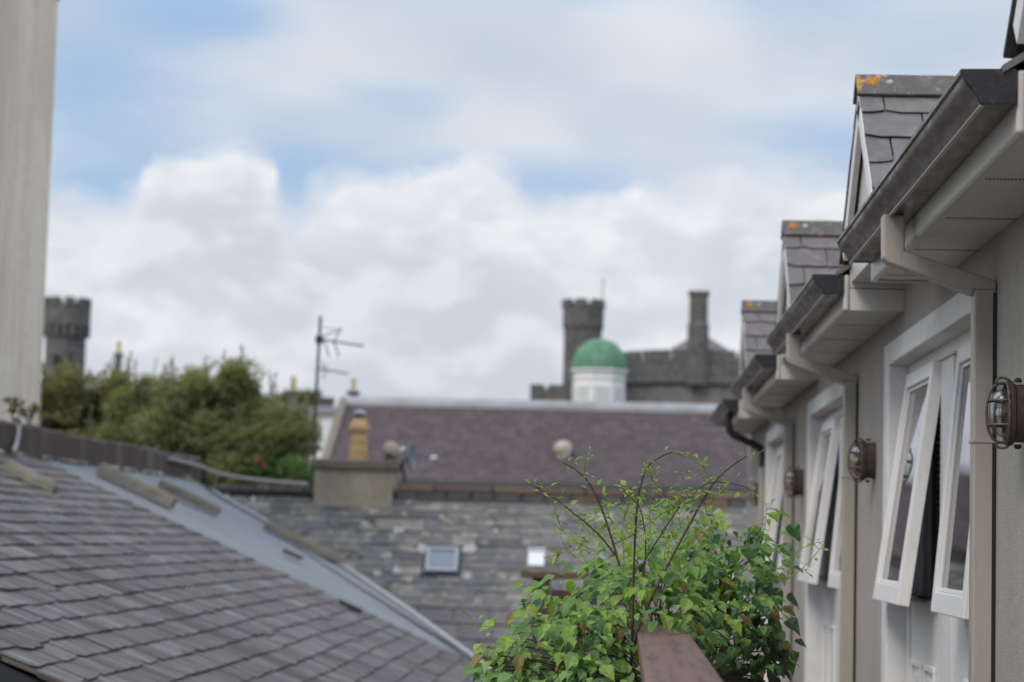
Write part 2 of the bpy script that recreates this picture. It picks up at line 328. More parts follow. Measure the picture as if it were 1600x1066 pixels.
def tag(o, label, cat, group=None, kind=None):
    o['label'] = label; o['category'] = cat
    if group: o['group'] = group
    if kind: o['kind'] = kind
    return o
def thing(name, loc, label, cat, group=None):
    o = bpy.data.objects.new(name, None); COL.objects.link(o); o.location = loc; o.empty_display_size = .2
    return tag(o, label, cat, group)
def struct(o): o['kind'] = 'structure'; return o
def stuff(o): o['kind'] = 'stuff'; return o
def project(p):
    p = Vector(p); c = p.dot(FW); return (800+FPX*p.dot(RT)/c, 533-FPX*p.dot(UP)/c, c)
def smooth_path(pts, k=5):
    pts = [Vector(p) for p in pts]; out = []
    for i in range(len(pts)-1):
        p0, p1, p2, p3 = pts[max(i-1, 0)], pts[i], pts[i+1], pts[min(i+2, len(pts)-1)]
        for j in range(k):
            u = j/k; out.append(.5*((2*p1)+(p2-p0)*u+(2*p0-5*p1+4*p2-p3)*u*u+(3*p1-p0-3*p2+p3)*u**3))
    return out+[pts[-1]]

def pieces(parent, name, variants, placements, mats, limit=300, level_stuff='stuff'):
    """placements: (matrix, variant, material, weight). The `limit` largest become objects, the rest one joined mesh."""
    placements = sorted(placements, key=lambda q: -q[3])
    cache = {}
    for mtx, vi, mi, w in placements[:limit]:
        key = (vi, mi)
        if key not in cache:
            me = variants[vi].mesh(name); [me.materials.append(MATS[q]) for q in ((mats[mi],) if isinstance(mats[mi], str) else mats[mi])]; cache[key] = bpy.data.objects.new(name, me); o = cache[key]
        else: o = cache[key].copy()
        COL.objects.link(o); o.parent = parent
        o.matrix_basis = mtx
        if parent.type == 'EMPTY': o.matrix_parent_inverse = Matrix.Translation(-parent.location)
    rest = placements[limit:]
    if rest:
        for mi in sorted({q[2] for q in rest}):
            mb = MB()
            for mtx, vi, m_, w in rest:
                if m_ != mi: continue
                b = len(mb.v); tt = random.random(); mb.v += [mtx @ p for p in variants[vi].v]
                for fi, f in enumerate(variants[vi].f):
                    if fi in variants[vi].edge: mb.edge.add(len(mb.f))
                    mb.face([b+i for i in f], tt)
            stuff(mb.build(level_stuff, mats[mi], parent))
def slate_unit(chip=0, thick=1.0, rnd=None):
    """unit slate: x -.5..+.5 (width), y 0..1 (up the slope), z 0..1 thickness; irregular lower edge."""
    rnd = rnd or random; mb = MB(); n = 4
    xs = [-.5+i/n for i in range(n+1)]; lo = [rnd.uniform(-.010, .010) for _ in xs]
    if chip == 1: lo[0] += .07
    if chip == 2: lo[-1] += .06; lo[-2] += .015
    poly = [(x, l) for x, l in zip(xs, lo)] + [(.5, 1), (-.5, 1)]
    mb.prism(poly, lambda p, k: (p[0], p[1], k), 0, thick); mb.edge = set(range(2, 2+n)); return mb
def slate_mats(o, u, s, pos_u, pos_s, w, l, th, tilt=0, lift=0, skew=0):
    n = u.cross(s).normalized(); m = Matrix((u*w, s*l, n*th)).transposed().to_4x4()
    rot = Matrix.Rotation(-tilt, 4, u) @ Matrix.Rotation(skew, 4, n); m = rot @ m
    m.translation = o + u*pos_u + s*pos_s + n*lift; return m

# ------------------------------------------------------------------ ground and walkway
GZ = -5.2
struct(MB().quad((-1500, -300, GZ), (1500, -300, GZ), (1500, 2800, GZ), (-1500, 2800, GZ)).build('ground', 'ground'))
deck = struct(MB().box(-.02, 1.06, -1.0, 19.0, -1.50, -1.36).build('walkway', 'deck_wood'))
for i in range(9):
    x0 = -.02+i*.12; MB().box(x0+.004, x0+.116, -1.0, 19.0, -1.36, -1.335).build('plank', 'deck_wood', deck)

# ------------------------------------------------------------------ terrace on the right
WX = 1.065                                      # face of the wall
Y0S = [4.68, 8.37, 12.03, 15.95]                # near end of each gutter
GL = [2.72, 2.72, 2.72, 2.35]
TE = 18.75                                      # far end of the wall
T = thing('terrace_building', (WX, 4, GZ), 'long grey rendered terrace on the right with small slated gables and boxed eaves', 'building')
ZS, ZF = .895, .955                             # soffit level, gutter bottom
OPEN = [(y0+1.97, y0+4.04) for y0 in Y0S[:3]]
OZ0, OZ1 = -1.33, .715
def wall_with_holes():
    mb = MB(); ys = [2.5]
    for a, b in OPEN: ys += [a, b]
    ys.append(TE); xb = WX+.28
    for i in range(0, len(ys), 2): mb.box(WX, xb, ys[i], ys[i+1], GZ, 1.02)
    for a, b in OPEN:
        mb.box(WX, xb, a, b, OZ1+.004, 1.02); mb.box(WX, xb, a, b, GZ, OZ0)
    mb.box(WX+.28, 6.5, TE-.3, TE-.002, GZ, 1.0); mb.box(6.2, 6.498, 2.5, TE-.3, GZ, 1.0)
    return mb.build('wall', 'render_wall', T)
wall_with_holes()
# main roof plane behind the gutters
mb = MB(); mb.prism([(1.07, 1.215), (1.07, 1.18), (3.7, 2.95), (6.7, 1.0), (6.7, 1.035), (3.7, 3.0)], lambda p, k: (p[0], k, p[1]), 2.4, TE+.12); mb.build('roof', 'dormer_slate', T)

gut_prof = [(.710, 1.027), (.722, 1.027), (.722, 1.014), (.727, 1.002), (.738, .990), (.747, .976), (.752, .966), (.770, .962), (.820, .962), (.820, 1.018), (.829, 1.018), (.829, .954),
            (.764, .954), (.7635, .9505), (.7535, .9505), (.7505, .956), (.7460, .966), (.7400, .976), (.7310, .986), (.7230, .995), (.7185, 1.004), (.7165, 1.013), (.710, 1.017)]
cap_prof = [(.710, 1.028), (.716, 1.005), (.735, .985), (.746, .966), (.756, .951), (.831, .951), (.831, 1.030)]
S_DORM = [slate_unit(0), slate_unit(1), slate_unit(2)]
def eave(i, y0, L):
    y1 = y0+L
    g = MB().prism(gut_prof, lambda p, k: (p[0], k, p[1]), y0+.004, y1).build('gutter', 'gutter', T, True)
    MB().bar((.7575, y0+.004, .949), (.7575, y1, .949), .010, .004).build('lip', 'gutter_lip', g)
    MB().prism(cap_prof, lambda p, k: (p[0], k, p[1]), y0-.004, y0+.003).build('end_cap', 'gutter_cap', g, bevel=.0015)
    MB().prism(cap_prof, lambda p, k: (p[0], k, p[1]), y1-.003, y1+.004).build('end_cap', 'gutter_cap', g, bevel=.0015)
    if False: MB().prism([(.741, .975), (.762, .952), (.832, .952), (.832, .946), (.758, .946), (.736, .973)], lambda p, k: (p[0], k, p[1]), y0+1.05, y0+1.09).build('joint_clip', 'gutter', g)
    MB().prism([(.80, 1.037), (.80, 1.020), (1.068, 1.19), (1.068, 1.213)], lambda p, k: (p[0], k, p[1]), y0-.01, y1+.03).build('eave_slates', 'dormer_slate', T)
    # fascia, boxed end, soffit boards
    fx = .8315
    MB().box(fx, fx+.022, y0+.0, y1+.05, ZS-.006, 1.03).build('fascia', 'pvc', T, bevel=.009, seg=3)
    e = MB()
    for z0, z1 in ((ZS-.004, .975), (.978, 1.055), (1.058, 1.13)): e.box(fx+.0235, WX-.001, y0+.001, y0+.018, z0, z1)
    e.build('boxed_end', 'pvc', T, bevel=.0015)
    e = MB()
    for z0, z1 in ((ZS-.004, .975), (.978, 1.02)): e.box(fx+.0235, WX-.001, y1+.03, y1+.047, z0, z1)
    e.build('boxed_end', 'pvc', T, bevel=.0015)
    yb = y0+.02
    while yb < y1+.02:
        ye = min(yb+.655, y1+.028)
        b = MB().box(fx+.0235, WX-.001, yb, ye-.003, ZS+.004, ZS+.013).build('soffit_board', 'soffit', T, bevel=.0015)
        if ye-yb > .4:
            v = MB()
            for k in range(22):
                x = fx+.04+k*.009; v.bar((x, ye-.030, ZS+.0035), (x+.006, ye-.012, ZS+.0035), .0035, .002)
            v.build('vent_slots', 'black_metal', b)
        yb = ye
for i, (y0, L) in enumerate(zip(Y0S, GL)): eave(i, y0, L)

def dormer(yc, near):
    H, HW = 1.66, .62; zr, ze = H, 1.09
    d = MB().prism([(-HW+.05, 1.0), (HW-.05, 1.0), (HW-.05, ze-.03), (0, zr-.085), (-HW+.05, ze-.03)], lambda p, k: (k, yc+p[0], p[1]), WX-.205, WX+.3).build('gable', 'pvc', T)
    sl = (zr-ze)/HW; L = math.hypot(HW, zr-ze); dirs = []
    for sg in (-1, 1):
        # bargeboard in white, dark verge edge over it
        nb = Vector((0, sg*(zr-ze)/L, HW/L)); a = Vector((.838, yc, zr))-nb*.066; b = Vector((.838, yc+sg*(HW-.07), ze+.07*(zr-ze)/HW))-nb*.066
        MB().bar(a, b, .022, .070, nb).build('bargeboard', 'white_paint', d, bevel=.002)
        mb = MB(); mb.prism([(.845, -.030), (4.0, -.030), (4.0, -.006), (.845, -.006)], lambda p, k: (p[0], yc+sg*k*HW/L, zr - k*(zr-ze)/L + p[1]), 0, L)
        mb.build('roof_deck', 'black_metal', d)
        u = Vector((1, 0, 0)) if sg < 0 else Vector((-1, 0, 0)); s = Vector((0, -sg*HW/L, (zr-ze)/L)).normalized()
        o = Vector((.822, yc+sg*HW, ze)); pl = []
        rows = 5; e = (L-.02)/rows
        for r in range(rows):
            x = -.02 if r % 2 else -.14
            while x < 1.5:
                w = random.uniform(.225, .25); x0 = max(x, 0); w2 = x+w-x0
                if w2 > .03:
                    pu = x0+w2/2; pu = pu if sg < 0 else -pu
                    m = slate_mats(o, u, s, pu, r*e-.015, w2-.006, e+.05, .011, .055, .004+random.uniform(0, .003), random.uniform(-.008, .008))
                    pl.append((m, random.choice((0, 0, 1, 2)), 0, 1-x-(.5 if sg > 0 else 0)))
                x += w
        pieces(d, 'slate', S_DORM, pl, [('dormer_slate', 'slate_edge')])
    x = .815; k = 0
    while x < 2.0:
        w = .36
        t = MB().prism([(-.085, -.062), (-.075, -.072), (0, .004), (.075, -.072), (.085, -.062), (.012, .024), (-.012, .024)], lambda p, kk: (kk, yc+p[0], zr+.018+p[1]), x, x+w-.004).build('ridge_tile', 'ridge_tile', d, bevel=.003)
        if k == 0:
            for (dx, r, al) in ((.055, .024, 1.5), (.12, .013, 1)):
                n = Vector((0, -.78, .62)); c = Vector((x+dx, yc-.040, zr+.0095)); lm = MB(); lm.lathe([(r*.9, -.004), (r, .0), (r*.6, .0045)], c, 9, n)
                if dx < .1: lm.build('lichen_patch', 'lichen', t)
                else: lm.build('lichen_patch', 'white_lichen', t)
        x += w; k += 1
for i, y0 in enumerate(Y0S): dormer(y0-.50, i)

def square_pipe(mb, pts, w):
    for a, b in zip(pts, pts[1:]): mb.bar(a, b, w, w, (0, 1, 0) if abs(a[2]-b[2]) > .01 or 1 else (0, 0, 1))
def downpipe(y, last=False):
    w = .064; m = 'black_metal' if last else 'pipe_paint'; yy = y+w/2
    def poly(pts2, nm, parent=None, ww=w):
        mb = MB(); mb.prism(pts2, lambda p, k: (p[0], k, p[1]), yy-ww/2, yy+ww/2); return mb.build(nm, m, parent or T, bevel=.006)
    if last:
        tb = smooth_path([(.78, yy, .95), (.78, yy, .86), (.80, yy, .80), (.86, yy, .765), (1.0, yy, .70), (1.035, yy, .66), (1.035, yy, .55)], 4)
        p = MB().tube(tb, .028, 10).build('downpipe', m, T, True); MB().tube([(1.035, yy, .55), (1.035, yy, GZ)], .027, 10).build('lower_pipe', 'pipe_paint', p, True); return
    xr = WX-.002
    p = poly([(xr-w, .74), (xr, .74), (xr, GZ), (xr-w, GZ)], 'downpipe')
    poly([(.736, .953), (.800, .953), (.800, .846), (xr, .765), (xr, .738), (xr-w, .738-.0), (xr-w, .722), (.752, .812), (.738, .826)], 'swan_neck', p, w+.001)
    for z in (.30, -.9):
        MB().box(xr-w-.003, xr, y-.003, y+w+.003, z-.004, z+.004).build('clip', m, p, bevel=.001)
    MB().box(xr-.010, xr+.001, y-.0012, y+.004, GZ, .73).build('shadow_gap', 'black_metal', p)  # black strip painted in as the shade between pipe and wall
for i, y0 in enumerate(Y0S): downpipe(y0+1.615 if i < 3 else y0+.35, i == 3)

def doorway(a, b, k):
    bx = WX-.018; sw = .15; st = .085
    s = MB()
    s.box(bx, WX+.1, b-.001, b+sw, OZ0, OZ1+st); s.box(bx, WX+.1, a-sw, a+.001, OZ0, OZ1+st); s.box(bx, WX+.1, a+.0015, b-.0015, OZ1-.004, OZ1+st)
    s.build('door_surround', 'surround', T, bevel=.006)
    fx = WX+.062; f = MB()                       # fixed frame
    f.box(fx, fx+.09, b-.05, b-.002, OZ0, OZ1-.002); f.box(fx, fx+.09, a+.002, a+.05, OZ0, OZ1-.002); f.box(fx, fx+.09, a+.051, b-.051, OZ1-.05, OZ1-.002)
    f.build('door_frame', 'white_paint', T, bevel=.004)
    # dark room behind with a slatted blind
    r = MB(); rx = fx+.10
    r.quad((rx+.9, a-.3, OZ0), (rx+.9, b+.3, OZ0), (rx+.9, b+.3, 1), (rx+.9, a-.3, 1)); r.quad((rx, b+.3, OZ0), (rx, b+.3, 1), (rx+.9, b+.3, 1), (rx+.9, b+.3, OZ0))
    r.quad((rx, a-.3, OZ0), (rx+.9, a-.3, OZ0), (rx+.9, a-.3, 1), (rx, a-.3, 1)); r.quad((rx, a-.3, 1), (rx+.9, a-.3, 1), (rx+.9, b+.3, 1), (rx, b+.3, 1)); r.quad((rx, a-.3, OZ0), (rx, b+.3, OZ0), (rx+.9, b+.3, OZ0), (rx+.9, a-.3, OZ0))
    r.build('room', 'interior', T)
    mid = a+.97; zc, zb = .655, -.215
    leaves = [(mid+.002, b-.052, mid+.30, b-.066), (a+.052, mid-.002, a+.09, mid-.21)]
    for li, (l0, l1, c0, c1) in enumerate(leaves):
        x0 = fx+.012+li*.010; x1 = x0+.045; d = MB()
        d.box(x0, x1, l0, c0, OZ0, OZ1-.052); d.box(x0, x1, c1, l1, OZ0, OZ1-.052)
        d.box(x0, x1, c0, c1, zc+.0, OZ1-.052); d.box(x0, x1, c0, c1, OZ0, zb)
        d = d.build('door', 'white_paint', T, bevel=.003)
        # raised panel mouldings below the glass
        for q0, q1 in ((c0+.05, (c0+c1)/2-.04), ((c0+c1)/2+.04, c1-.05)):
            pn = MB(); z0, z1 = -1.15, -.44
            for (A, B, C, D) in ((q0, q1, z1-.022, z1), (q0, q1, z0, z0+.022), (q0, q0+.022, z0+.0225, z1-.0225), (q1-.022, q1, z0+.0225, z1-.0225)): pn.box(x0-.012, x0-.0005, A, B, C, D)
            pn.box(x0-.006, x0-.0005, q0+.05, q1-.05, z0+.05, z1-.05); pn.build('panel', 'white_paint', d, bevel=.003)
        # top-hung casement, swung out at the foot
        ang = R_(8.0-li*2.6); hx = fx-.004+li*.012; hz = zc+.012
        mt = Matrix.Translation((hx, 0, hz)) @ Matrix.Rotation(ang, 4, 'Y') @ Matrix.Translation((-hx, 0, -hz))
        fr = MB(); fw, dp = .058, .046; H0 = zb-.012
        def cb(A, B, C, D, xa, xb): fr.box(xa, xb, A, B, C, D, mt)
        xa, xb = hx-.012, hx-.012+dp
        cb(c0-.012, c0-.012+fw, H0, hz, xa, xb); cb(c1+.012-fw, c1+.012, H0, hz, xa, xb)
        cb(c0-.0115+fw, c1+.0115-fw, hz-fw, hz, xa, xb); cb(c0-.0115+fw, c1+.0115-fw, H0, H0+fw+.012, xa, xb)
        fr.build('casement', 'white_paint', d, bevel=.004)
        fr = MB(); g = .014                        # glazing beads
        i0, i1, j0, j1 = c0-.011+fw, c1+.011-fw, H0+fw+.0125, hz-fw-.0005
        for A, B, C, D in ((i0, i0+g, j0, j1), (i1-g, i1, j0, j1), (i0+g, i1-g, j1-g, j1), (i0+g, i1-g, j0, j0+g)): fr.box(xa+.012, xb-.008, A, B, C, D, mt)
        fr.build('glazing_bead', 'white_paint', d, bevel=.003)
        MB().box(xa+.020, xa+.024, i0+g*.5, i1-g*.5, j0+g*.5, j1-g*.5, mt).build('pane', 'pane_glass', d)
        # stay bar, sill strip
        e = MB(); ft = mt @ Vector((xb, (c0+c1)/2, H0+.05)); e.tube([ft, (fx+.03, (c0+c1)/2, zb+.012)], .005, 6); e.build('stay', 'handle', d)
        MB().box(fx-.012, fx+.06, c0-.0, c1+.0, zb+.0005, zb+.012).build('sill', 'grey_metal', d, bevel=.002)
        bl = MB()
        for q in range(34): bl.box(x1+.05, x1+.072, c0-.03, c1+.03, zb+.02+q*.026, zb+.022+q*.026, Matrix.Translation((0, 0, 0)))
        bl.build('blind', 'blind', d)
        if li == 1:
            h = MB(); hy = l0+.16; h.box(x0-.006, x0-.0005, hy-.018, hy+.018, -.325, -.265); h.tube([(x0-.006, hy, -.295), (x0-.035, hy, -.295), (x0-.037, hy+.02, -.295), (x0-.036, hy+.09, -.296)], .008, 8); h.build('handle', 'handle', d)
for k, (a, b) in enumerate(OPEN): doorway(a, b, k)

# ------------------------------------------------------------------ bulkhead lamps on the wall
def wall_lamp(y, label):
    z = .352; o = Vector((WX, y, z)); t = thing('wall_lamp', o, label, 'lamp', 'caged lamps along the terrace wall')
    hh, hw = .078, .050
    def oval(sc, x, n=24, e=2.3):
        r = []
        for k in range(n):
            a = 2*math.pi*k/n; c, s_ = math.cos(a), math.sin(a)
            r.append(Vector((-x, math.copysign(abs(c)**(2/e), c)*hw*sc, math.copysign(abs(s_)**(2/e), s_)*hh*sc)) + o)
        return r
    def loft(rings, nm, m, smooth=True, capf=True):
        mb = MB(); n = len(rings[0]); 
        for r in rings: mb.v += r
        for i in range(len(rings)-1):
            for k in range(n): mb.face((i*n+k, i*n+(k+1) % n, (i+1)*n+(k+1) % n, (i+1)*n+k))
        if capf: mb.face(range(n-1, -1, -1)); mb.face([(len(rings)-1)*n+k for k in range(n)])
        return mb.build(nm, m, t, smooth)
    loft([oval(1.0, -.001), oval(1.02, .006), oval(.98, .012), oval(.98, .040), oval(1.08, .044), oval(1.10, .052), oval(1.04, .056), oval(.9, .0565)], 'base', 'brass')
    loft([oval(.86, .050), oval(.86, .066), oval(.80, .080), oval(.68, .093), oval(.48, .102), oval(.22, .106), oval(.03, .1065)], 'glass', 'lamp_glass')
    MB().tube(oval(1.03, .060), .0052, 8, True).build('cage_ring', 'brass_cage', t, True)
    for zz in (-.032, .032):                      # horizontal hoops
        pts = [o+Vector((-(.058+.050*math.sin(math.pi*k/12)**.6), -math.cos(math.pi*k/12)*hw*.98, zz)) for k in range(13)]
        MB().tube(pts, .0034, 7).build('cage_bar', 'brass_cage', t, True)
    pts = [o+Vector((-(.058+.054*math.sin(math.pi*k/16)**.6), 0, -math.cos(math.pi*k/16)*hh*1.02)) for k in range(17)]
    MB().tube(pts, .0040, 7).build('cage_bar', 'brass_cage', t, True)
    for sg in (-1, 1):                            # hinge lugs
        pts = [o+Vector((-.050, -.006, sg*hh*1.06)), o+Vector((-.062, -.006, sg*(hh+.013))), o+Vector((-.078, -.006, sg*(hh+.014))), o+Vector((-.088, -.006, sg*(hh+.006))), o+Vector((-.082, -.006, sg*(hh-.004)))]
        MB().tube(smooth_path(pts, 3), .0036, 7).build('lug', 'brass_cage', t, True)
        MB().lathe([(.009, 0), (.010, .006), (.006, .012)], o+Vector((-.03, 0, sg*(hh+.004))), 10, (0, 0, sg)).build('screw_boss', 'brass', t, True)
    MB().lathe([(.013, 0), (.013, .012), (.015, .012), (.015, .022)], o+Vector((-.052, 0, 0)), 12, (-1, 0, 0)).build('bulb_holder', 'brass_cage', t, True)
    MB().lathe([(.012, .02), (.0125, .026), (.0105, .028), (.0125, .031), (.0105, .033), (.0125, .036), (.011, .039), (.006, .042)], o+Vector((-.045, 0, 0)), 12, (-1, 0, 0)).build('bulb', 'bulb', t, True)
LL = ['caged brass wall lamp nearest the camera, cut by the right edge of the picture', 'caged brass wall lamp second from the right, between the two nearest pairs of open windows',
      'caged brass wall lamp third along the grey terrace wall, left of the second doorway', 'smallest and farthest caged lamp at the far end of the terrace wall']
for y, l in zip((5.79, 9.31, 13.0, 16.6), LL): wall_lamp(y, l)

# ------------------------------------------------------------------ railing
RL = thing('deck_railing', (.115, 6, -1.335), 'brown timber handrail running away from the camera into the leafy climber', 'railing')
mb = MB(); mb.prism([(.044, -.250), (.186, -.250), (.186, -.292), (.044, -.292)], lambda p, k: (p[0]+.0015*math.sin(k), k, p[1]), 2.2, 14.2); mb.build('top_rail', 'wood_rail', RL, bevel=.006)
for y in (3.0, 5.75, 8.5, 11.2, 14.0): MB().box(.07, .16, y-.045, y+.045, -1.335, -.293).build('post', 'wood_post', RL, bevel=.004)
for z in (-1.2, -.42): MB().box(.095, .135, 2.2, 14.2, z, z+.07).build('lower_rail', 'wood_post', RL, bevel=.004)
for k in range(80):
    y = 2.4+k*.145
    if min(abs(y-q) for q in (3.0, 5.75, 8.5, 11.2, 14.0)) > .06: MB().box(.100, .130, y, y+.03, -1.13, -.421).build('baluster', 'wood_post', RL)
pc = at(846, 900, 14.8)
RE = thing('deck_railing', (pc.x, 14.8, -1.4), 'dark brown timber end post with flat cap rail left of the climber', 'railing')
zt = pc.z+.03
MB().box(at(815, 893, 14.8).x, .6, 14.72, 14.88, zt-.045, zt).build('cap_rail', 'wood_rail', RE, bevel=.006)
MB().box(at(833, 900, 14.8).x, at(860, 900, 14.8).x, 14.745, 14.855, GZ, zt-.0455).build('post', 'wood_post', RE, bevel=.004)
for k in range(3): MB().box(at(862, 900, 14.8).x, .58, 14.78, 14.82, zt-.22-k*.16, zt-.12-k*.16).build('lower_rail', 'wood_post', RE, bevel=.003)

# ------------------------------------------------------------------ slate roof on the left
SLP = .43; CC = -1.8
def rz(x): return CC-SLP*x
def onroof(px, py):
    d = ray(px, py); return d*(CC/(d.z+SLP*d.x))
YN, YB, XR, XE = 9.70, 20.4, -5.62, -.95
LB = thing('slate_roofed_house', (-3, 15, GZ), 'low building on the left with a weathered grey slate roof and smooth grey edge strip', 'building')
u = Vector((0, 1, 0)); s = Vector((-1, 0, SLP)).normalized(); nrm = s.cross(Vector((0, -1, 0))).normalized()
if nrm.z < 0: nrm = -nrm
SLEN = math.hypot(XR-XE, SLP*(XR-XE))
verge = [onroof(*q) for q in ((330, 770), (430, 826), (540, 890), (640, 958), (760, 1046))]
verge = [Vector((XR, verge[0].y+1.0, rz(XR)))] + verge + [Vector((XE, verge[-1].y-.7, rz(XE)))]
b = MB(); mn = -.03
poly = [(XE, YN+.03), (XE, verge[-1].y)] + [(p.x, p.y) for p in reversed(verge[:-1])] + [(XR, YN+.03)]
b.prism(poly, lambda p, k: (p[0], p[1], rz(p[0])+k), -.16, -.022); b.build('roof_boarding', 'black_metal', LB)
# smooth strip between the slates and the cut edge
b = MB(); poly = [(XE, YB), (XE, verge[-1].y)] + [(p.x, p.y) for p in reversed(verge[:-1])] + [(XR, YB)]
b.prism(poly, lambda p, k: (p[0], p[1], rz(p[0])+k), -.021, -.001); b.build('flashing_strip', 'roof_felt', LB)
b = MB()
vv = [p+Vector((0, 0, .02)) for p in verge]
for p, q in zip(vv[1:], vv[2:]): b.bar(p, q, .055, .045)
b.build('verge_upstand', 'lead_edge', LB)
S_ROOF = [slate_unit(0), slate_unit(1), slate_unit(2), slate_unit(0)]
org = Vector((XE, YN, rz(XE))); pl = []; e = .182; rows = int((SLEN-.05)/e)
ux = Vector((0, 1, 0))
rr = random.Random(3)
for r in range(rows):
    y = (.0 if r % 2 else -.165); jit = rr.uniform(-.01, .01)
    while y < YB-YN-.02:
        w = .33+rr.uniform(-.012, .012); a0 = max(y, 0); a1 = min(y+w, YB-YN+rr.uniform(-.03, .05))
        if a1-a0 > .05:
            wave = .005*math.sin((a0+a1)*.8+r*.5)+.008*math.sin((a0+a1)*.37+r*.21)
            m = slate_mats(org, ux, s, (a0+a1)/2, r*e+wave+rr.uniform(-.005, .005)-(.045 if rr.random() < .012 else 0), a1-a0-.016, .34, .018, .058, .012+rr.uniform(0, .005), rr.uniform(-.007, .007))
            c = m.translation; px, py, dd = project(c); vis = -60 < px < 1650 and -50 < py < 1130
            pl.append((m, rr.choice((0, 0, 1, 2, 3)), 1 if 13.55 < c.y < 13.95 else 0, (1/dd**2 if vis else 0)))
        y += w
pieces(LB, 'slate', S_ROOF, pl, [('roof_slate', 'moss_dark'), ('roof_slate_dark', 'moss_dark')], 300, 'far_slates')
# near gable edge, walls, eaves
b = MB(); b.prism([(XE+.02, rz(XE+.02)-.02), (XR, rz(XR)-.02), (XR, rz(XR)-.24), (XE+.02, rz(XE+.02)-.24)], lambda p, k: (p[0], k, p[1]), YN-.03, YN+.012); b.build('bargeboard', 'black_metal', LB)
b = MB(); b.prism([(XE-.2, GZ), (XE-.2, rz(XE-.2)-.17), (XR, rz(XR)-.17), (XR-2.5, rz(XR)-.17-2.5*.43), (XR-2.5, GZ)], lambda p, k: (p[0], k, p[1]), YN+.15, 19.0); b.build('wall', 'brick_dark', LB)
b = MB(); b.prism([(XR-.26, rz(XR)-.02), (XR-.8, rz(XR)-.02-.8*SLP), (XR-.8, rz(XR)-.14-.8*SLP), (XR-.26, rz(XR)-.14)], lambda p, k: (p[0], k, p[1]), YN, 27.0); b.build('back_roof', 'roof_slate', LB)
# dark upstand wall along the ridge
yE = at(312, 755, 1).y
p_end = onX(312, 752, XR).y
n = 60; mb = MB(); ring = []
for i in range(n+1):
    ya = 12.0+(p_end-12.0)*i/n; zt0 = rz(XR)+.30+.012*math.sin(i*1.7)+.010*math.sin(i*.45); xo = .006*math.sin(i*2.1)
    ring.append(len(mb.v)); mb.v += [Vector(q) for q in ((XR+.01+xo, ya, rz(XR)-.2), (XR+.01+xo, ya, zt0-.03), (XR-.02, ya, zt0), (XR-.22, ya, zt0-.01), (XR-.24, ya, rz(XR)-.2))]
for a_, b_ in zip(ring, ring[1:]):
    for k in range(4): mb.face((a_+k, b_+k, b_+k+1, a_+k+1))
mb.face([ring[0]+k for k in range(5)]); mb.face([ring[-1]+k for k in range(4, -1, -1)])
mb.build('ridge_wall', 'parapet', LB)
for i in range(40):
    ya = 13+i*.38
    if ya < p_end-.4 and random.random() < .62: MB().bar((XR+.02, ya, rz(XR)+.006), (XR+.02, ya+random.uniform(.2, .38), rz(XR)+.006), .07, .045).build('mortar_fillet', 'mortar', LB, bevel=.012)
# small dark hooks on the strip
for q in ((455, 873), (545, 955)):
    c = onroof(*q)+nrm*.03; MB().bar(c+s*.11+nrm*.015, c-s*.11+nrm*.02, .10, .035).build('slate_hook', 'moss_dark', LB, bevel=.01)
for q, L in (((245, 768), .5), ((272, 833), .45), ((30, 716), .6)):
    c = onroof(*q); MB().bar(c+nrm*.012, c-s*L+nrm*.012, .07, .02).build('lead_tack', 'lead_edge', LB)

def roof_batten(q0, q1, w, h, label):
    a, b_ = onroof(*q0), onroof(*q1); b_ = Vector((b_.x, (a.y+b_.y)/2, b_.z)); a = Vector((a.x, b_.y, a.z))
    t = thing('roof_batten', a, label, 'batten', 'battens lying on the slate roof')
    d = (b_-a).normalized()
    MB().bar(a+nrm*(h/2+.02), b_+nrm*(h/2+.02), w, h, nrm).build('plank', 'batten', t, bevel=.008)
    MB().bar(a+nrm*(h+.03)+Vector((0, .02, 0)), b_+nrm*(h+.03)+Vector((0, .02, 0)), w*.5, .02, nrm).build('top_strip', 'batten', t, bevel=.004)
    MB().box(-.02, .03, -.5*w-.006, .5*w+.006, -h/2, h/2+.004, Matrix.Translation(b_+nrm*(h/2+.02)) @ Matrix.Rotation(.406, 4, 'Y')).build('end_block', 'batten', t, bevel=.006)
roof_batten((0, 738), (82, 773), .16, .07, 'short grey batten on the slates at the left edge of the picture')
roof_batten((148, 742), (266, 795), .20, .10, 'thickest weathered batten, just below the dark ridge wall')
roof_batten((236, 763), (343, 806), .17, .08, 'weathered batten on the smooth strip, next right of the thickest one')
roof_batten((408, 828), (534, 884), .17, .08, 'rightmost batten lying along the pale cut edge of the roof')

# cables over the ridge wall
c = [onX(24, 650, XR+.03), onX(30, 662, XR+.035), onX(26, 690, XR+.05), onX(22, 706, XR+.12)]
tag(MB().tube(smooth_path(c), .022, 6).build('cable', 'cable', None, True), 'pale cable hanging down over the dark ridge wall at far left', 'cable')
c = [at(262, 716, 26.5), at(310, 728, 28.2), at(340, 740, 28.6), at(400, 750, 29.0), at(480, 757, 29.3)]
tag(MB().tube(smooth_path(c), .028, 6).build('cable', 'cable', None, True), 'pale cable sagging from the ridge wall to the rendered chimney', 'cable')

# ------------------------------------------------------------------ pale building at far left
PBY = 24.5
a = at(62, 655, PBY); xr = a.x
PB = thing('pale_building', (xr-3, PBY+3, GZ), 'tall pale streaked concrete building at the left edge', 'building')
MB().box(xr-6, xr, 19.1, PBY, GZ, 9.5).build('wall', 'concrete', PB, bevel=.01)
MB().box(xr-6.05, xr+.05, 19.05, PBY+.05, 9.502, 9.6).build('coping', 'concrete', PB)
zt_ = at(92, 1, PBY).z
MB().box(xr-.1, xr+.012, PBY-.30, PBY+.03, zt_, zt_+.3).build('bracket', 'brick_dark', PB, bevel=.01)

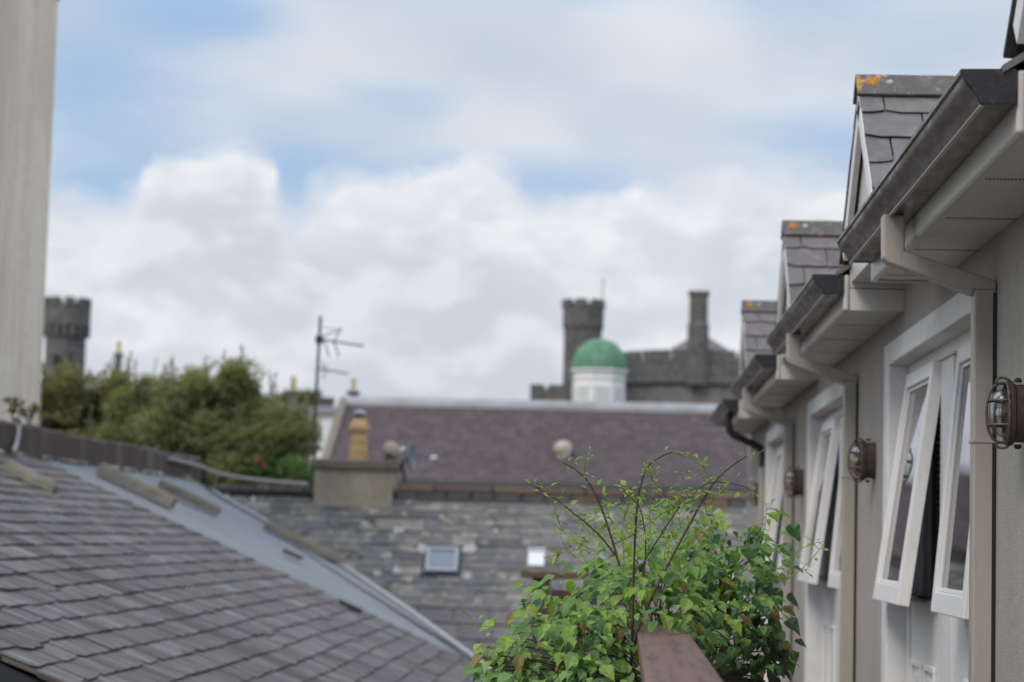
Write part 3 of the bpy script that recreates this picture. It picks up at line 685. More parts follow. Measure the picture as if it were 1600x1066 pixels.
# ------------------------------------------------------------------ foliage helpers
def leaf_unit(kind=0):
    """leaf along +Y from 0 to 1, width .62, folded on its midrib and drooping at the tip."""
    mb = MB(); prof = [(0, .02), (.06, .15), (.16, .27), (.30, .33), (.46, .31), (.60, .235), (.74, .145), (.88, .055), (1, 0)]
    if kind == 1: prof = [(0, .02), (.03, .20), (.13, .36), (.27, .41), (.42, .37), (.56, .28), (.72, .165), (.87, .065), (1, 0)]
    if kind == 2: prof = [(0, .02), (.12, .14), (.30, .22), (.50, .21), (.72, .13), (.88, .05), (1, 0)]
    dr = (.22, .34, .10)[kind]; rows = []
    for i, (y, w) in enumerate(prof):
        z = -dr*y*y; b = len(mb.v); f = .34*w+.035*math.sin(i*2.3+kind)*min(1, w*6)
        mb.v += [Vector((-w, y, z+f)), Vector((0, y, z)), Vector((w, y, z+f*.8))]; rows.append(b)
    for a, b in zip(rows, rows[1:]): mb.face((a, a+1, b+1, b)); mb.face((a+1, a+2, b+2, b+1))
    return mb
LEAF = [leaf_unit(0), leaf_unit(1), leaf_unit(2)]
def leaf_matrix(p, d, n, L, wid=1.0):
    d = d.normalized(); x = d.cross(n)
    if x.length < .05: x = d.orthogonal()
    x.normalize(); n = x.cross(d); m = Matrix((x*L*wid, d*L, n*L)).transposed().to_4x4(); m.translation = p; return m

# ------------------------------------------------------------------ climber on the railing
PL = thing('climbing_plant', at(1000, 1000, 6.0)-Vector((0, 0, .8)), 'leafy green climber with long arching shoots growing over the brown handrail', 'plant')
rp = random.Random(11)
blobs = [  # px, py, depth, rx, ry, rz, leaves, palette
    (1005, 955, 6.15, .245, .36, .130, 260, (.72, .26, .02)), (885, 1010, 5.95, .185, .30, .140, 190, (.66, .30, .04)), (1135, 893, 6.70, .165, .30, .135, 160, (.38, .46, .16)),
    (1160, 985, 6.55, .120, .26, .165, 130, (.22, .46, .32)), (800, 1035, 5.85, .080, .16, .075, 55, (.6, .38, .02)), (930, 1075, 5.75, .150, .24, .090, 110, (.35, .5, .15)), (1035, 893, 6.6, .19, .27, .085, 170, (.66, .32, .02)),
    (1195, 1030, 6.55, .060, .15, .15, 45, (.0, .15, .85))]
pl = []
for (px, py, Y, rx, ry, rzz, cnt, pal) in blobs:
    c = at(px, py, Y)
    for k in range(int(cnt*2.2)):
        th = rp.uniform(0, 2*math.pi); ph = math.acos(rp.uniform(-.75, 1)); q = Vector((math.sin(ph)*math.cos(th), math.sin(ph)*math.sin(th), math.cos(ph)))
        rad = rp.uniform(.62, 1.06) if rp.random() < .86 else rp.uniform(1.05, 1.38); lump = 1+.16*math.sin(q.x*7+px)+.12*math.sin(q.z*9+py)
        p = c+Vector((q.x*rx, q.y*ry, q.z*rzz))*rad*lump
        if -.02 < p.x < .24 and p.y < 5.62 and p.z > -.36: continue
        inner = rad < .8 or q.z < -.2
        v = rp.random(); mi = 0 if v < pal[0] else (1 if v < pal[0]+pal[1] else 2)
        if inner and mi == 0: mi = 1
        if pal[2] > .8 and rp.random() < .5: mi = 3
        if rp.random() < .018: mi = 4
        d = Vector((q.x*.9+rp.uniform(-.7, .7), q.y*.5+rp.uniform(-.8, .5)-.25, rp.uniform(-.75, .12)-(.55 if mi >= 2 else .1)))
        n = Vector((rp.uniform(-.45, .45)+q.x*.35, rp.uniform(-.5, .3)-.25, 1.0 if mi < 2 else .75))
        L = (rp.uniform(.020, .036) if rp.random() < .4 else rp.uniform(.034, .058))*(1.15 if mi >= 2 else 1)*(1.0 if q.z > -.3 else .9)
        if mi == 0 and rp.random() < .35: L *= .62
        pxx, pyy, dd = project(p); vis = pyy < 1085
        w = L*L/dd**2*(1.0+.7*q.z-.8*q.y)*(1 if rad > .85 else .35)*(1 if vis else 0)
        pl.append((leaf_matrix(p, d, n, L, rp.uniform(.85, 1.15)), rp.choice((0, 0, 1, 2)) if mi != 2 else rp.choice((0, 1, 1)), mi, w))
def stem(pts, r, m='vine_stem', Y=5.9, leaves=0, lsz=.018, tail=None):
    P = smooth_path([at(q[0], q[1], q[2] if len(q) > 2 else Y) for q in pts], 6); n = len(P)
    MB().tube(P, [r*(1-.55*i/n) for i in range(n)], 6).build('stem', m, PL, True)
    for k in range(leaves):
        i = int(n*(.25+.75*(k+rp.random())/leaves)); i = min(i, n-1); p = P[i]
        for rep in range(rp.choice((1, 2, 2))):
            d = Vector((rp.uniform(-1, 1), rp.uniform(-1, .6), rp.uniform(-.4, .9))); nn = Vector((rp.uniform(-.6, .6), rp.uniform(-1, .2), .8))
            L = lsz*rp.uniform(.6, 1.35); st = d.normalized()*rp.uniform(.004, .03)
            pl.append((leaf_matrix(p+st, d, nn, L, .9), rp.choice((0, 2)), 0, L*L/36*1.8))
            if st.length > .012: tw.tube([p, p+st*.5+Vector((0, 0, .003)), p+st], .0009, 4)
    return P
tw = MB()
stem([(985, 1062), (988, 1000), (990, 900), (994, 810), (1000, 762), (1012, 730), (1032, 714), (1052, 706)], .0042, leaves=9, lsz=.016)
stem([(1050, 707), (1075, 714), (1092, 724), (1103, 738), (1114, 757)], .0018, 'vine_green', leaves=7, lsz=.015)
stem([(983, 1050), (1000, 975), (1040, 890), (1080, 815), (1110, 762), (1135, 735), (1166, 713)], .0040, leaves=10, lsz=.018)
stem([(1166, 713), (1176, 712), (1178, 717)], .0012, 'vine_green', leaves=3, lsz=.012)
stem([(968, 885), (955, 840), (938, 790), (918, 752), (900, 735), (880, 723)], .0032, leaves=14, lsz=.019)
stem([(965, 872), (935, 835), (900, 805), (868, 780), (832, 758)], .0028, leaves=16, lsz=.019)
stem([(1006, 905), (1009, 850), (1005, 815), (997, 790), (972, 766)], .0024, leaves=9, lsz=.018)
stem([(1002, 885), (1030, 840), (1060, 795), (1085, 770), (1112, 754), (1150, 757), (1180, 768)], .0022, leaves=18, lsz=.019)
stem([(975, 880), (973, 830), (980, 790), (985, 765)], .0016, 'vine_green', leaves=14, lsz=.018)
stem([(1035, 890), (1045, 830), (1062, 780), (1066, 740)], .0016, 'vine_green', leaves=15, lsz=.018)
stem([(915, 745), (914, 725), (922, 708)], .0010, 'vine_green', leaves=5, lsz=.013)
stem([(1020, 880), (1015, 800), (1022, 760), (1016, 735)], .0014, 'vine_green', leaves=16, lsz=.018)
stem([(960, 850), (990, 835), (1040, 800), (1080, 785)], .0012, 'vine_stem', leaves=12, lsz=.018)
stem([(930, 860), (905, 850), (880, 830), (868, 800)], .0014, 'vine_green', leaves=14, lsz=.02)
stem([(1080, 860), (1090, 820), (1110, 790), (1125, 770)], .0014, 'vine_green', leaves=16, lsz=.018)
stem([(900, 870), (885, 862), (870, 870), (866, 890)], .0014, 'vine_green', leaves=9, lsz=.022)
stem([(830, 978, 5.8), (790, 980, 5.8), (740, 979, 5.8), (697, 985, 5.8)], .0016, 'vine_green', leaves=4, lsz=.016)
stem([(745, 979, 5.8), (728, 962, 5.8), (730, 955, 5.8)], .0010, 'vine_green', leaves=4, lsz=.012)
stem([(1195, 910, 6.4), (1230, 905, 6.4), (1262, 880, 6.4), (1285, 852, 6.4)], .0016, 'vine_green', leaves=8, lsz=.015)
stem([(1215, 890, 6.4), (1240, 868, 6.4), (1262, 852, 6.4), (1288, 846, 6.4)], .0013, 'vine_green', leaves=7, lsz=.014)
stem([(1185, 850, 6.5), (1196, 820, 6.5), (1198, 790, 6.5)], .0014, 'vine_green', leaves=7, lsz=.016)
stem([(770, 1066, 5.8), (800, 1030, 5.8), (830, 990, 5.8)], .0020, 'vine_stem', leaves=2)
stem([(860, 1066, 5.7), (880, 1030, 5.7), (890, 985, 5.8)], .0030, 'vine_stem', leaves=3)
for k in range(120):                             # fine airy growth above the mass
    p0 = at(rp.uniform(900, 1120), rp.uniform(800, 880), rp.uniform(5.9, 6.6)); q = p0+Vector((rp.uniform(-.06, .06), rp.uniform(-.05, .05), rp.uniform(.02, .09)))
    tw.tube(smooth_path([p0-Vector((rp.uniform(-.03, .03), 0, .015)), p0+(q-p0)*.5+Vector((rp.uniform(-.02, .02), 0, 0)), q], 3), .0006, 4)
    for j in range(rp.choice((2, 3, 4))):
        p = p0.lerp(q, rp.uniform(.3, 1)); d = Vector((rp.uniform(-1, 1), rp.uniform(-1, .6), rp.uniform(-.5, .7)))
        L = rp.uniform(.013, .029); pl.append((leaf_matrix(p, d, Vector((rp.uniform(-.5, .5), -.5, .8)), L, .95), rp.choice((0, 2)), 0, L*L/36*1.4))
stuff(tw.build('tendrils', 'vine_green', PL))
# twiggy core that carries the leaves
core = MB()
for k in range(90):
    bl = rp.choice(blobs); c = at(bl[0], bl[1], bl[2]); q = Vector((rp.uniform(-1, 1)*bl[3], rp.uniform(-1, 1)*bl[4], rp.uniform(-.9, .8)*bl[5]))*.85
    root = Vector((rp.uniform(.05, .16), c.y+rp.uniform(-.2, .2), -.45)); core.tube(smooth_path([root, root.lerp(c+q, .5)+Vector((rp.uniform(-.04, .04), 0, .03)), c+q], 4), .0022, 5)
stuff(core.build('branches', 'vine_stem', PL))
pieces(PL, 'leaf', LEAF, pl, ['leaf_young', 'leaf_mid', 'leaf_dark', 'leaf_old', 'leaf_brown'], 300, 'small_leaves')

# ------------------------------------------------------------------ cottage with the stone-slate roof and its chimney
CYT, CYB = 29.8, 27.75
zt = at(700, 786, CYT).z; zb = at(760, 1030, CYB-.2).z
CX0, CX1 = -6.6, 3.2
CT = thing('stone_slated_cottage', (-1, 30, GZ), 'low cottage with a mottled lichen-covered stone slate roof facing the camera', 'building')
cs = Vector((0, CYT-CYB, zt-zb)); CL = cs.length; cs.normalize(); cu = Vector((1, 0, 0)); cn = cu.cross(cs)
rollz = lambda x: -.0                           # level courses
MB().prism([(CYB, zb-.03), (CYT, zt-.03), (CYT+1.9, zb-.03), (CYT+1.9, GZ), (CYB+.25, GZ), (CYB+.25, zb-.1)], lambda p, k: (k, p[0], p[1]), CX0, CX1).build('wall', 'stone_dark', CT)
S_ST = [slate_unit(0), slate_unit(1), slate_unit(2)]
pl = []; rs = random.Random(5); so = Vector((CX0, CYB, zb)); acc = 0; r = 0
while acc < CL-.05:
    e = (.28 if r < 3 else .155)*(1-.012*r); x = rs.uniform(-.2, 0)
    while x < CX1-CX0:
        w = rs.uniform(.40, .52) if r < 3 else rs.uniform(.20, .42)
        m = slate_mats(so, cu, cs, x+w/2, acc+rs.uniform(-.012, .012), w-.012, min(e+.10, CL-acc+.02), .022, .05, .012+rs.uniform(0, .012), rs.uniform(-.015, .015))
        px, py, dd = project(m.translation+cs*.1); vis = (px > 330 and px < 1180 and py < 1010 and py > 690+.6*(px-330)*.9)
        pl.append((m, rs.choice((0, 1, 2)), 1 if r < 3 else 0, w*e*(1 if vis else .001))); x += w
    acc += e; r += 1
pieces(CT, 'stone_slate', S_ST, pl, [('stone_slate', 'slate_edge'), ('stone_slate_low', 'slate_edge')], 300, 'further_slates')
def onroof2(px, py):
    d = ray(px, py); return d*(so.dot(cn)/d.dot(cn))
for q, w, h in (((660, 862), 20, 14), ((733, 862), 24, 15), ((622, 833), 18, 12), ((570, 822), 10, 8), ((590, 900), 12, 8), ((620, 895), 16, 12), ((730, 905), 18, 8), ((545, 790), 8, 6), ((775, 835), 9, 7), ((690, 812), 9, 6), ((640, 910), 9, 7), ((355, 778), 10, 6), ((396, 785), 8, 14)):
    c = onroof2(*q)+cn*.045; rr_ = w/2*29/FPX; k = h/w; mb = MB(); n = 11
    rad = [rs.uniform(.75, 1.15) for _ in range(n)]
    mb.prism([(math.cos(2*math.pi*i/n)*rr_*rad[i], math.sin(2*math.pi*i/n)*rr_*k*1.4*rad[i]) for i in range(n)], lambda p, kk: c+cu*p[0]+cs*p[1]+cn*kk, -.03, .006); mb.build('lichen_patch', 'white_lichen', CT)
# skylight
c = onroof2(691, 880); fw_, fh_ = 50*29/FPX/2, .225
def rp_(x, y, n): return c+cu*x+cs*y+cn*n
k = MB().prism([(-fw_-.05, -fh_-.06), (fw_+.05, -fh_-.06), (fw_+.05, fh_+.05), (-fw_-.05, fh_+.05)], lambda p, kk: rp_(p[0], p[1], kk), .0, .05).build('skylight', 'black_metal', CT)
f = MB()
for (x0, x1, y0, y1) in ((-fw_, -fw_+.05, -fh_, fh_), (fw_-.05, fw_, -fh_, fh_), (-fw_+.051, fw_-.051, fh_-.05, fh_), (-fw_+.051, fw_-.051, -fh_, -fh_+.05)): f.prism([(x0, y0), (x1, y0), (x1, y1), (x0, y1)], lambda p, kk: rp_(p[0], p[1], kk), .0505, .085)
f.build('frame', 'grey_metal', k)
pm('skylight_glass', (.17, .185, .205), .14, spec=.8)
MB().prism([(-fw_+.05, -fh_+.05), (fw_-.05, -fh_+.05), (fw_-.05, fh_-.05), (-fw_+.05, fh_-.05)], lambda p, kk: rp_(p[0], p[1], kk), .051, .066).build('pane', 'skylight_glass', k)
c = onroof2(838, 880)
vb = thing('vent_box', c, 'small white square vent box on the stone slates above the end post', 'vent')
MB().prism([(-.11, -.14), (.11, -.14), (.11, .13), (-.11, .13)], lambda p, kk: c+cu*p[0]+cs*p[1]+cn*kk, .0, .10).build('body', 'white_plastic', vb, bevel=.012)
MB().prism([(-.125, .131), (.125, .131), (.125, .15), (-.125, .15)], lambda p, kk: c+cu*p[0]+cs*p[1]+cn*kk, .0, .13).build('hood', 'white_plastic', vb)
# ridge courses of tan and dark stones
MB().box(CX0, CX1, CYT+.02, CYT+.30, zt-.15, zt+.14).build('ridge_wall', 'stone_dark', CT)
RWp = CT
for row, (pa, pb, hgt) in enumerate(((788, 771, .15), (770, 757, .10))):
    z0 = zt-.005 if row == 0 else zt+.148; x = at(618, 780, CYT).x
    while x < CX1-.3:
        w = rs.uniform(.30, .40) if row == 0 else rs.uniform(.5, .8)
        MB().box(x+.012, x+w-.012, CYT-.03-rs.uniform(0, .02), CYT+.26, z0, z0+hgt-.008).build('stone', ('stone_dark' if rs.random() < .75 else 'stone_tan') if row == 0 else 'stone_tan', CT, bevel=.012); x += w
MB().box(at(618, 780, CYT).x, CX1, CYT+.0, CYT+.24, zt-.02, zt+.145).build('mortar_bed', 'stone_tan', CT)
xa = at(335, 760, CYT).x; xb = at(492, 760, CYT).x
x = xa-1.0
while x < xb: MB().box(x+.006, x+.44, CYT-.06, CYT+.3, zt+.08, zt+.17+rs.uniform(-.01, .01)).build('coping', 'stone_dark', CT, bevel=.02); x += .45
# chimney
CHY = 29.66
a = at(491, 738, CHY); b_ = at(613, 740, CHY); zl = at(550, 797, CHY).z; zc_ = at(550, 733, CHY).z
ch = MB().box(a.x, b_.x, CHY, CHY+.75, zl-.5, zc_).build('chimney', 'chimney_render', CT, bevel=.015)
ztop = at(550, 719, CHY).z
MB().box(a.x-.035, b_.x+.05, CHY-.05, CHY+.80, zc_+.001, ztop).build('coping_slab', 'chimney_coping', ch, bevel=.015)
c = at(555, 719, CHY); cy = CHY+.35; k = .0
pr = [(16, 0), (15.5, 8), (14, 22), (12.5, 36), (11.8, 44), (14.5, 46), (16, 50), (16, 56), (14, 59), (12, 61), (11, 66), (10.5, 68), (8, 68)]
sx_ = CHY/FPX
po = MB().lathe([(r_*sx_, h*sx_) for r_, h in pr], (c.x, cy, ztop-.001), 18).build('chimney_pot', 'buff_clay', ch, True)
po['label'] = 'buff clay chimney pot with metal cowl'
for h in (14, 30): MB().lathe([((15.2-h*.07)*sx_, h*sx_), ((16.6-h*.07)*sx_, (h+1.2)*sx_), ((15.2-h*.07)*sx_, (h+2.4)*sx_)], (c.x, cy, ztop), 18, cap=False).build('pot_ring', 'buff_clay', ch, True)
MB().lathe([(8*sx_, 66*sx_), (8*sx_, 74*sx_)], (c.x, cy, ztop), 14).build('cowl', 'black_metal', ch, True)
MB().lathe([(11*sx_, 74*sx_), (11.5*sx_, 75*sx_), (9*sx_, 79*sx_), (3*sx_, 81*sx_)], (c.x, cy, ztop), 14).build('cowl_cap', 'grey_metal', ch, True)
# aerial
AY = CHY+.1
an = thing('tv_aerial', at(489, 790, AY), 'thin dark television aerial on a leaning mast beside the chimney', 'aerial')
MB().tube([at(488, 800, AY), at(491, 690, AY), at(496, 580, AY), at(501, 494, AY)], .021, 8).build('mast', 'aerial_metal', an, True)
b0, b1 = at(499, 530, AY), at(568, 541, AY-.3); MB().tube([b0, b1], .013, 6).build('boom', 'aerial_metal', an)
bm_ = MB().tube([at(500, 527, AY-.05), at(530, 516, AY+.0)], .009, 6); bm_.tube([at(506, 530, AY), at(514, 558, AY)], .009, 6); bm_.tube([at(521, 533, AY-.1), at(530, 557, AY-.1)], .010, 6); bm_.tube([at(523, 532, AY-.1), at(534, 511, AY-.1)], .009, 6); bm_.tube([at(505, 513, AY), at(528, 514, AY-.05)], .005, 6)
bm_.build('reflector', 'aerial_metal', an)
el_ = MB()
for k in range(9):
    c = b0.lerp(b1, .25+.085*k); el_.tube([c+Vector((-.02, -.16+k*.008, 0)), c+Vector((.02, .16-k*.008, 0))], .006, 5)
el_.build('elements', 'aerial_metal', an)
MB().tube([at(497, 576, AY), at(545, 584, AY-.2)], .009, 6).build('lower_boom', 'aerial_metal', an)
el_ = MB()
for k in range(6):
    c = at(497, 576, AY).lerp(at(545, 584, AY-.2), .12+.15*k); el_.tube([c+Vector((0, -.12, -.02)), c+Vector((0, .12, .02))], .005, 5)
el_.tube([at(505, 566, AY), at(506, 592, AY)], .008, 5); el_.tube([at(510, 570, AY), at(513, 586, AY)], .006, 5); el_.build('lower_elements', 'aerial_metal', an)
MB().box(-.05, .05, -.04, .04, -.05, .05, Matrix.Translation(at(499, 531, AY))).build('clamp', 'aerial_metal', an)
# dishes
def dish(px, py, Y, r, axis, mat_, label, foot):
    c = at(px, py, Y); t = thing('satellite_dish', foot, label, 'dish', 'dishes by the chimney'); ax = Vector(axis).normalized()
    MB().lathe([(r*.15, -.07), (r*.55, -.045), (r*.85, -.015), (r, .012), (r*.97, .016), (r*.82, -.008), (r*.5, -.034), (r*.1, -.058)], c, 22, ax).build('reflector', mat_, t, True)
    MB().tube([c-Vector((0, 0, r*.9))-ax*.0, c-Vector((0, 0, r*.75))+ax*.25, c+ax*.36-Vector((0, 0, .05))], .012, 6).build('feed_arm', 'grey_metal', t)
    MB().lathe([(.03, 0), (.03, .07), (.022, .08)], c+ax*.36-Vector((0, 0, .05)), 10, -ax).build('feed_horn', 'white_plastic', t, True)
    MB().tube([c-ax*.05, c-ax*.13-Vector((0, 0, .06)), foot], .02, 8).build('bracket', 'aerial_metal', t, True)
dish(611, 705, CHY+.3, .135, (.35, .8, .25), 'dish_beige', 'pinkish beige satellite dish on the right end of the chimney', at(606, 722, CHY+.3))
dish(643, 715, CHY+.6, .20, (.97, -.15, .15), 'dish_grey', 'grey satellite dish seen edge-on right of the chimney', at(634, 765, CHY+.7))

# ------------------------------------------------------------------ long outbuilding with the purple slate roof and cupola
SYE, SYR = 60.0, 64.6
ze_ = at(900, 757, SYE).z; zr_ = at(850, 634, SYR).z; sx0 = at(497, 700, SYE).x; sx0r = at(545, 630, SYR).x; sx1 = 9.5
ST = thing('long_outbuilding', (2, 62, GZ), 'long building with a purple slate roof behind the cottage, white cupola on its ridge', 'building')
sx0 = sx0r
mb = MB(); rsl = random.Random(9); su = Vector((1, 0, 0)); ss = Vector((0, SYR-SYE, zr_-ze_)); SL = ss.length; ss.normalize(); sn = su.cross(ss)
rows = 26; e = SL/rows
unit = [slate_unit(0), slate_unit(1)]
for r in range(rows):
    x = sx0-.1*(r % 2)
    while x < sx1:
        w = .26; m = slate_mats(Vector((0, SYE, ze_)), su, ss, x+w/2, r*e+rsl.uniform(-.005, .005), w-.006, e+.04, .016, .05, .006, 0)
        b = len(mb.v); q = rsl.choice(unit); mb.v += [m @ p for p in q.v]; tt = rsl.random()
        for f in q.f: mb.face([b+i for i in f], tt)
        x += w
stuff(mb.build('roof_slates', 'purple_slate', ST))
MB().prism([(SYE+.05, ze_-.06), (SYR, zr_-.06), (2*SYR-SYE, ze_-.06), (2*SYR-SYE-.3, GZ), (SYE+.3, GZ), (SYE+.3, ze_-.2)], lambda p, k: (k, p[0], p[1]), sx0, sx1).build('wall', 'stone_dark', ST)
MB().prism([(SYR-.30, zr_-.14), (SYR, zr_+.04), (SYR+.30, zr_-.14), (SYR+.28, zr_-.02), (SYR, zr_+.16), (SYR-.28, zr_-.02)], lambda p, k: (k, p[0], p[1]), sx0-.1, sx1).build('ridge_capping', 'ridge_pale', ST)
MB().prism([(SYE-.05, ze_-.05), (SYR, zr_-.02), (SYR, zr_+.14), (SYE-.05, ze_+.11)], lambda p, k: (k, p[0], p[1]), sx0-.26, sx0-.02).build('verge_coping', 'chimney_coping', ST)
MB().tube([(sx0, SYE-.06, ze_-.10), (sx1, SYE-.06, ze_-.10)], .10, 8).build('gutter', 'black_metal', ST)
d_ = ray(880, 712); pv = d_*(Vector((0, SYE, ze_)).dot(sn)/d_.dot(sn))
v_ = MB().lathe([(.20, -.1), (.20, .24), (.27, .26), (.29, .34), (.25, .47), (.14, .55), (.02, .57)], pv-Vector((0, 0, .15)), 16).build('roof_vent', 'dish_beige', ST, True)
MB().box(.05, .20, -.26, -.12, -.05, .22, Matrix.Translation(pv)).build('vent_flap', 'ridge_pale', v_)
# cupola
CQ = SYR+1.05; RO = -1/3
cl, cr_ = at(894, 600, CQ), at(977, 600, CQ); cc = (cl+cr_)/2; hw = (cr_.x-cl.x)/2; zb2 = zr_-1.2; z1 = at(936, 579, CQ).z; z2 = at(936, 531, CQ).z
cu_ = MB().lathe([(hw*1.02, zb2), (hw*1.02, z1-.06)], (cc.x, CQ, 0), 8, rot=RO).build('cupola', 'louvre_white', ST)
R8 = hw*1.02
lv = MB(); n8 = 8
for kk in range(8):
    a0 = 2*math.pi*(kk+RO)/8; a1 = 2*math.pi*(kk+1+RO)/8; A = Vector((math.cos(a0), math.sin(a0), 0))*R8; B = Vector((math.cos(a1), math.sin(a1), 0))*R8; mid = (A+B)/2; nn = mid.normalized()
    for q in range(7):
        z = zr_+.12+q*.085; A2 = A.lerp(B, .14)+Vector((cc.x, CQ, z)); B2 = A.lerp(B, .86)+Vector((cc.x, CQ, z))
        MB().bar(A2+nn*.012, B2+nn*.012, .05, .035, (0, 0, 1)).build('louvre', 'louvre_white', cu_)
MB().lathe([(hw*1.02, z1-.30), (hw*1.06, z1-.28), (hw*1.06, z1-.24), (hw*1.02, z1-.22)], (cc.x, CQ, 0), 8, rot=RO, cap=False).build('string_course', 'louvre_white', cu_)
MB().lathe([(hw*1.03, z1-.07), (hw*1.13, z1-.05), (hw*1.13, z1+.01), (hw*.98, z1+.02)], (cc.x, CQ, 0), 8, rot=RO).build('cornice', 'louvre_white', cu_)
H = z2-z1
MB().lathe([(hw*1.08*math.cos(q*math.pi/2/9)**.85, z1+.021+H*math.sin(q*math.pi/2/9)) for q in range(9)]+[(.03, z1+.02+H*1.0), (.02, z1+H*1.06)], (cc.x, CQ, 0), 8, rot=RO).build('dome', 'verdigris', cu_)

# ------------------------------------------------------------------ castle
KY = 250.0; kp = KY/FPX
CA = thing('castle', (at(1000, 620, KY).x, KY, GZ), 'dark stone castle with a battlemented tower and round keep behind the green cupola', 'castle')
def merlons(mb, c, r, n, z0, z1, w, th, off=0):
    for k in range(n):
        a = 2*math.pi*(k+off)/n; m = Matrix.Translation((c[0], c[1], 0)) @ Matrix.Rotation(a, 4, 'Z'); mb.box(r-th, r+.02, -w/2, w/2, z0, z1, m)
def round_tower(parent, pxl, pxr, top, par, shl, shr, bot, n, nm, off=0, corb=False, Y=KY):
    k = Y/FPX
    cx = (at(pxl, top, Y).x+at(pxr, top, Y).x)/2; r = (pxr-pxl)/2*k; rs_ = (shr-shl)/2*k; px = (pxl+pxr)/2
    z_top = at(px, top, Y).z; z_cr = at(px, top+13, Y).z; z_pb = at(px, par, Y).z
    o = MB().lathe([(rs_*1.03, GZ), (rs_, z_pb-.6), (rs_, z_pb)], (cx, Y+r, 0), 12).build(nm, 'castle_stone', parent)
    MB().lathe([(rs_*.99, z_pb-.35), (r, z_pb), (r, z_cr), (r-.5, z_cr)], (cx, Y+r, 0), 12).build('parapet', 'castle_stone', o)
    w = 2*math.pi*r/n*.60
    for q in range(n):
        mb = MB(); merlons(mb, (cx, Y+r), r, 1, z_cr+.002, z_top, w, .6, 0); 
        mt = Matrix.Translation((cx, Y+r, 0)) @ Matrix.Rotation(2*math.pi*(q+off)/n, 4, 'Z') @ Matrix.Translation((-cx, -Y-r, 0)); mb.v = [mt @ v for v in mb.v]
        mb.build('merlon', 'castle_stone', o)
    if corb:
        for q in range(18):
            mb = MB().box(rs_*.98, r+.01, -.22, .22, z_pb-1.3, z_pb-.0, Matrix.Translation((cx, Y+r, 0)) @ Matrix.Rotation(2*math.pi*q/18, 4, 'Z')); mb.build('corbel', 'castle_stone', o)
    return o, cx, r
tw_, tcx, tr = round_tower(CA, 878, 945, 466, 509, 881, 943, 620, 7, 'tower', .14)
MB().tube([(tcx+tr*.9, KY+tr, at(943, 490, KY).z), (tcx+tr*.9, KY+tr, at(943, 431, KY).z)], .07, 6).build('flagpole', 'aerial_metal', tw_)
a = at(828, 604, KY); b_ = at(888, 604, KY)
w_ = MB().box(a.x, b_.x, KY+1, KY+3, GZ, at(858, 606, KY).z).build('curtain_wall', 'castle_stone', CA)
for q0, q1 in ((828, 850), (856, 888)): MB().box(at(q0, 600, KY).x, at(q1, 600, KY).x, KY+1.001, KY+2, at(858, 606, KY).z+.002, at(858, 600, KY).z).build('merlon', 'castle_stone', w_)
# keep: broad drum with notched parapet
kx = at(1100, 600, KY).x; kr = (1100-958)*kp; zk = at(1060, 540, KY).z; zcor = at(1060, 590, KY).z; kyc = KY+kr+6
kd = MB().lathe([(kr, GZ), (kr, zcor-.4)], (kx, kyc, 0), 36).build('keep', 'castle_stone_light', CA)
MB().lathe([(kr+.02, zcor-.4), (kr+.55, zcor-.1), (kr+.55, zcor+.25), (kr+.1, zcor+.4)], (kx, kyc, 0), 36, cap=False).build('string_course', 'castle_stone', kd)
NM = 16
for q in range(NM):
    a0 = 2*math.pi*q/NM+.055; a1 = 2*math.pi*(q+1)/NM-.012; mb = MB(); P_ = []
    ns = 5
    for rr2 in (kr-.5, kr+.12):
        P_.append([(kx+rr2*math.cos(a0+(a1-a0)*j/ns), kyc+rr2*math.sin(a0+(a1-a0)*j/ns)) for j in range(ns+1)])
    poly = P_[1]+P_[0][::-1]
    mb.prism(poly, lambda p, k: (p[0], p[1], k), zk-1.2, zk+.1); mb.build('merlon', 'castle_stone', kd)
MB().lathe([(kr+.1, zcor+.38), (kr+.1, zk-1.18), (kr-.6, zk-1.18)], (kx, kyc, 0), 36, cap=False).build('keep_parapet', 'castle_stone', kd)
MB().lathe([(kr*.62, zk-.8), (.3, at(1100, 512, KY).z+.9)], (kx, kyc, 0), 24).build('keep_roof', 'castle_roof', CA)
lx, rx_ = at(1079, 500, KY).x, at(1109, 500, KY).x; cx = (lx+rx_)/2; rr3 = (rx_-lx)/2*1.14
def zpx(y): return at(1094, y, KY+4).z
tur = MB().lathe([(rr3*1.08, zpx(600)), (rr3*1.08, zpx(506)), (rr3*.95, zpx(501)), (rr3*.93, zpx(462)), (rr3*1.03, zpx(460)), (rr3*1.03, zpx(456))], (cx, KY+6, 0), 8).build('chimney_turret', 'castle_stone', CA)
for q in range(8):
    MB().box(rr3*.6, rr3*1.06, -.24, .24, zpx(456)+.002, zpx(452.5), Matrix.Translation((cx, KY+6, 0)) @ Matrix.Rotation(2*math.pi*q/8, 4, 'Z')).build('merlon', 'castle_stone', tur)
LT_ = thing('castle_tower', (at(95, 600, 240).x, 240, GZ), 'dark battlemented stone tower partly hidden by the pale building at far left', 'tower')
round_tower(LT_, 58, 134, 463, 505, 62, 126, 620, 9, 'shaft', .28, True, 240.)
for (qx, qy) in ((87, 555), (115, 550)): MB().box(at(qx-4, qy, 240).x, at(qx+4, qy, 240).x, 239.8, 241.2, at(qx, qy+16, 240).z, at(qx, qy, 240).z).build('window_slit', 'black_metal', LT_)

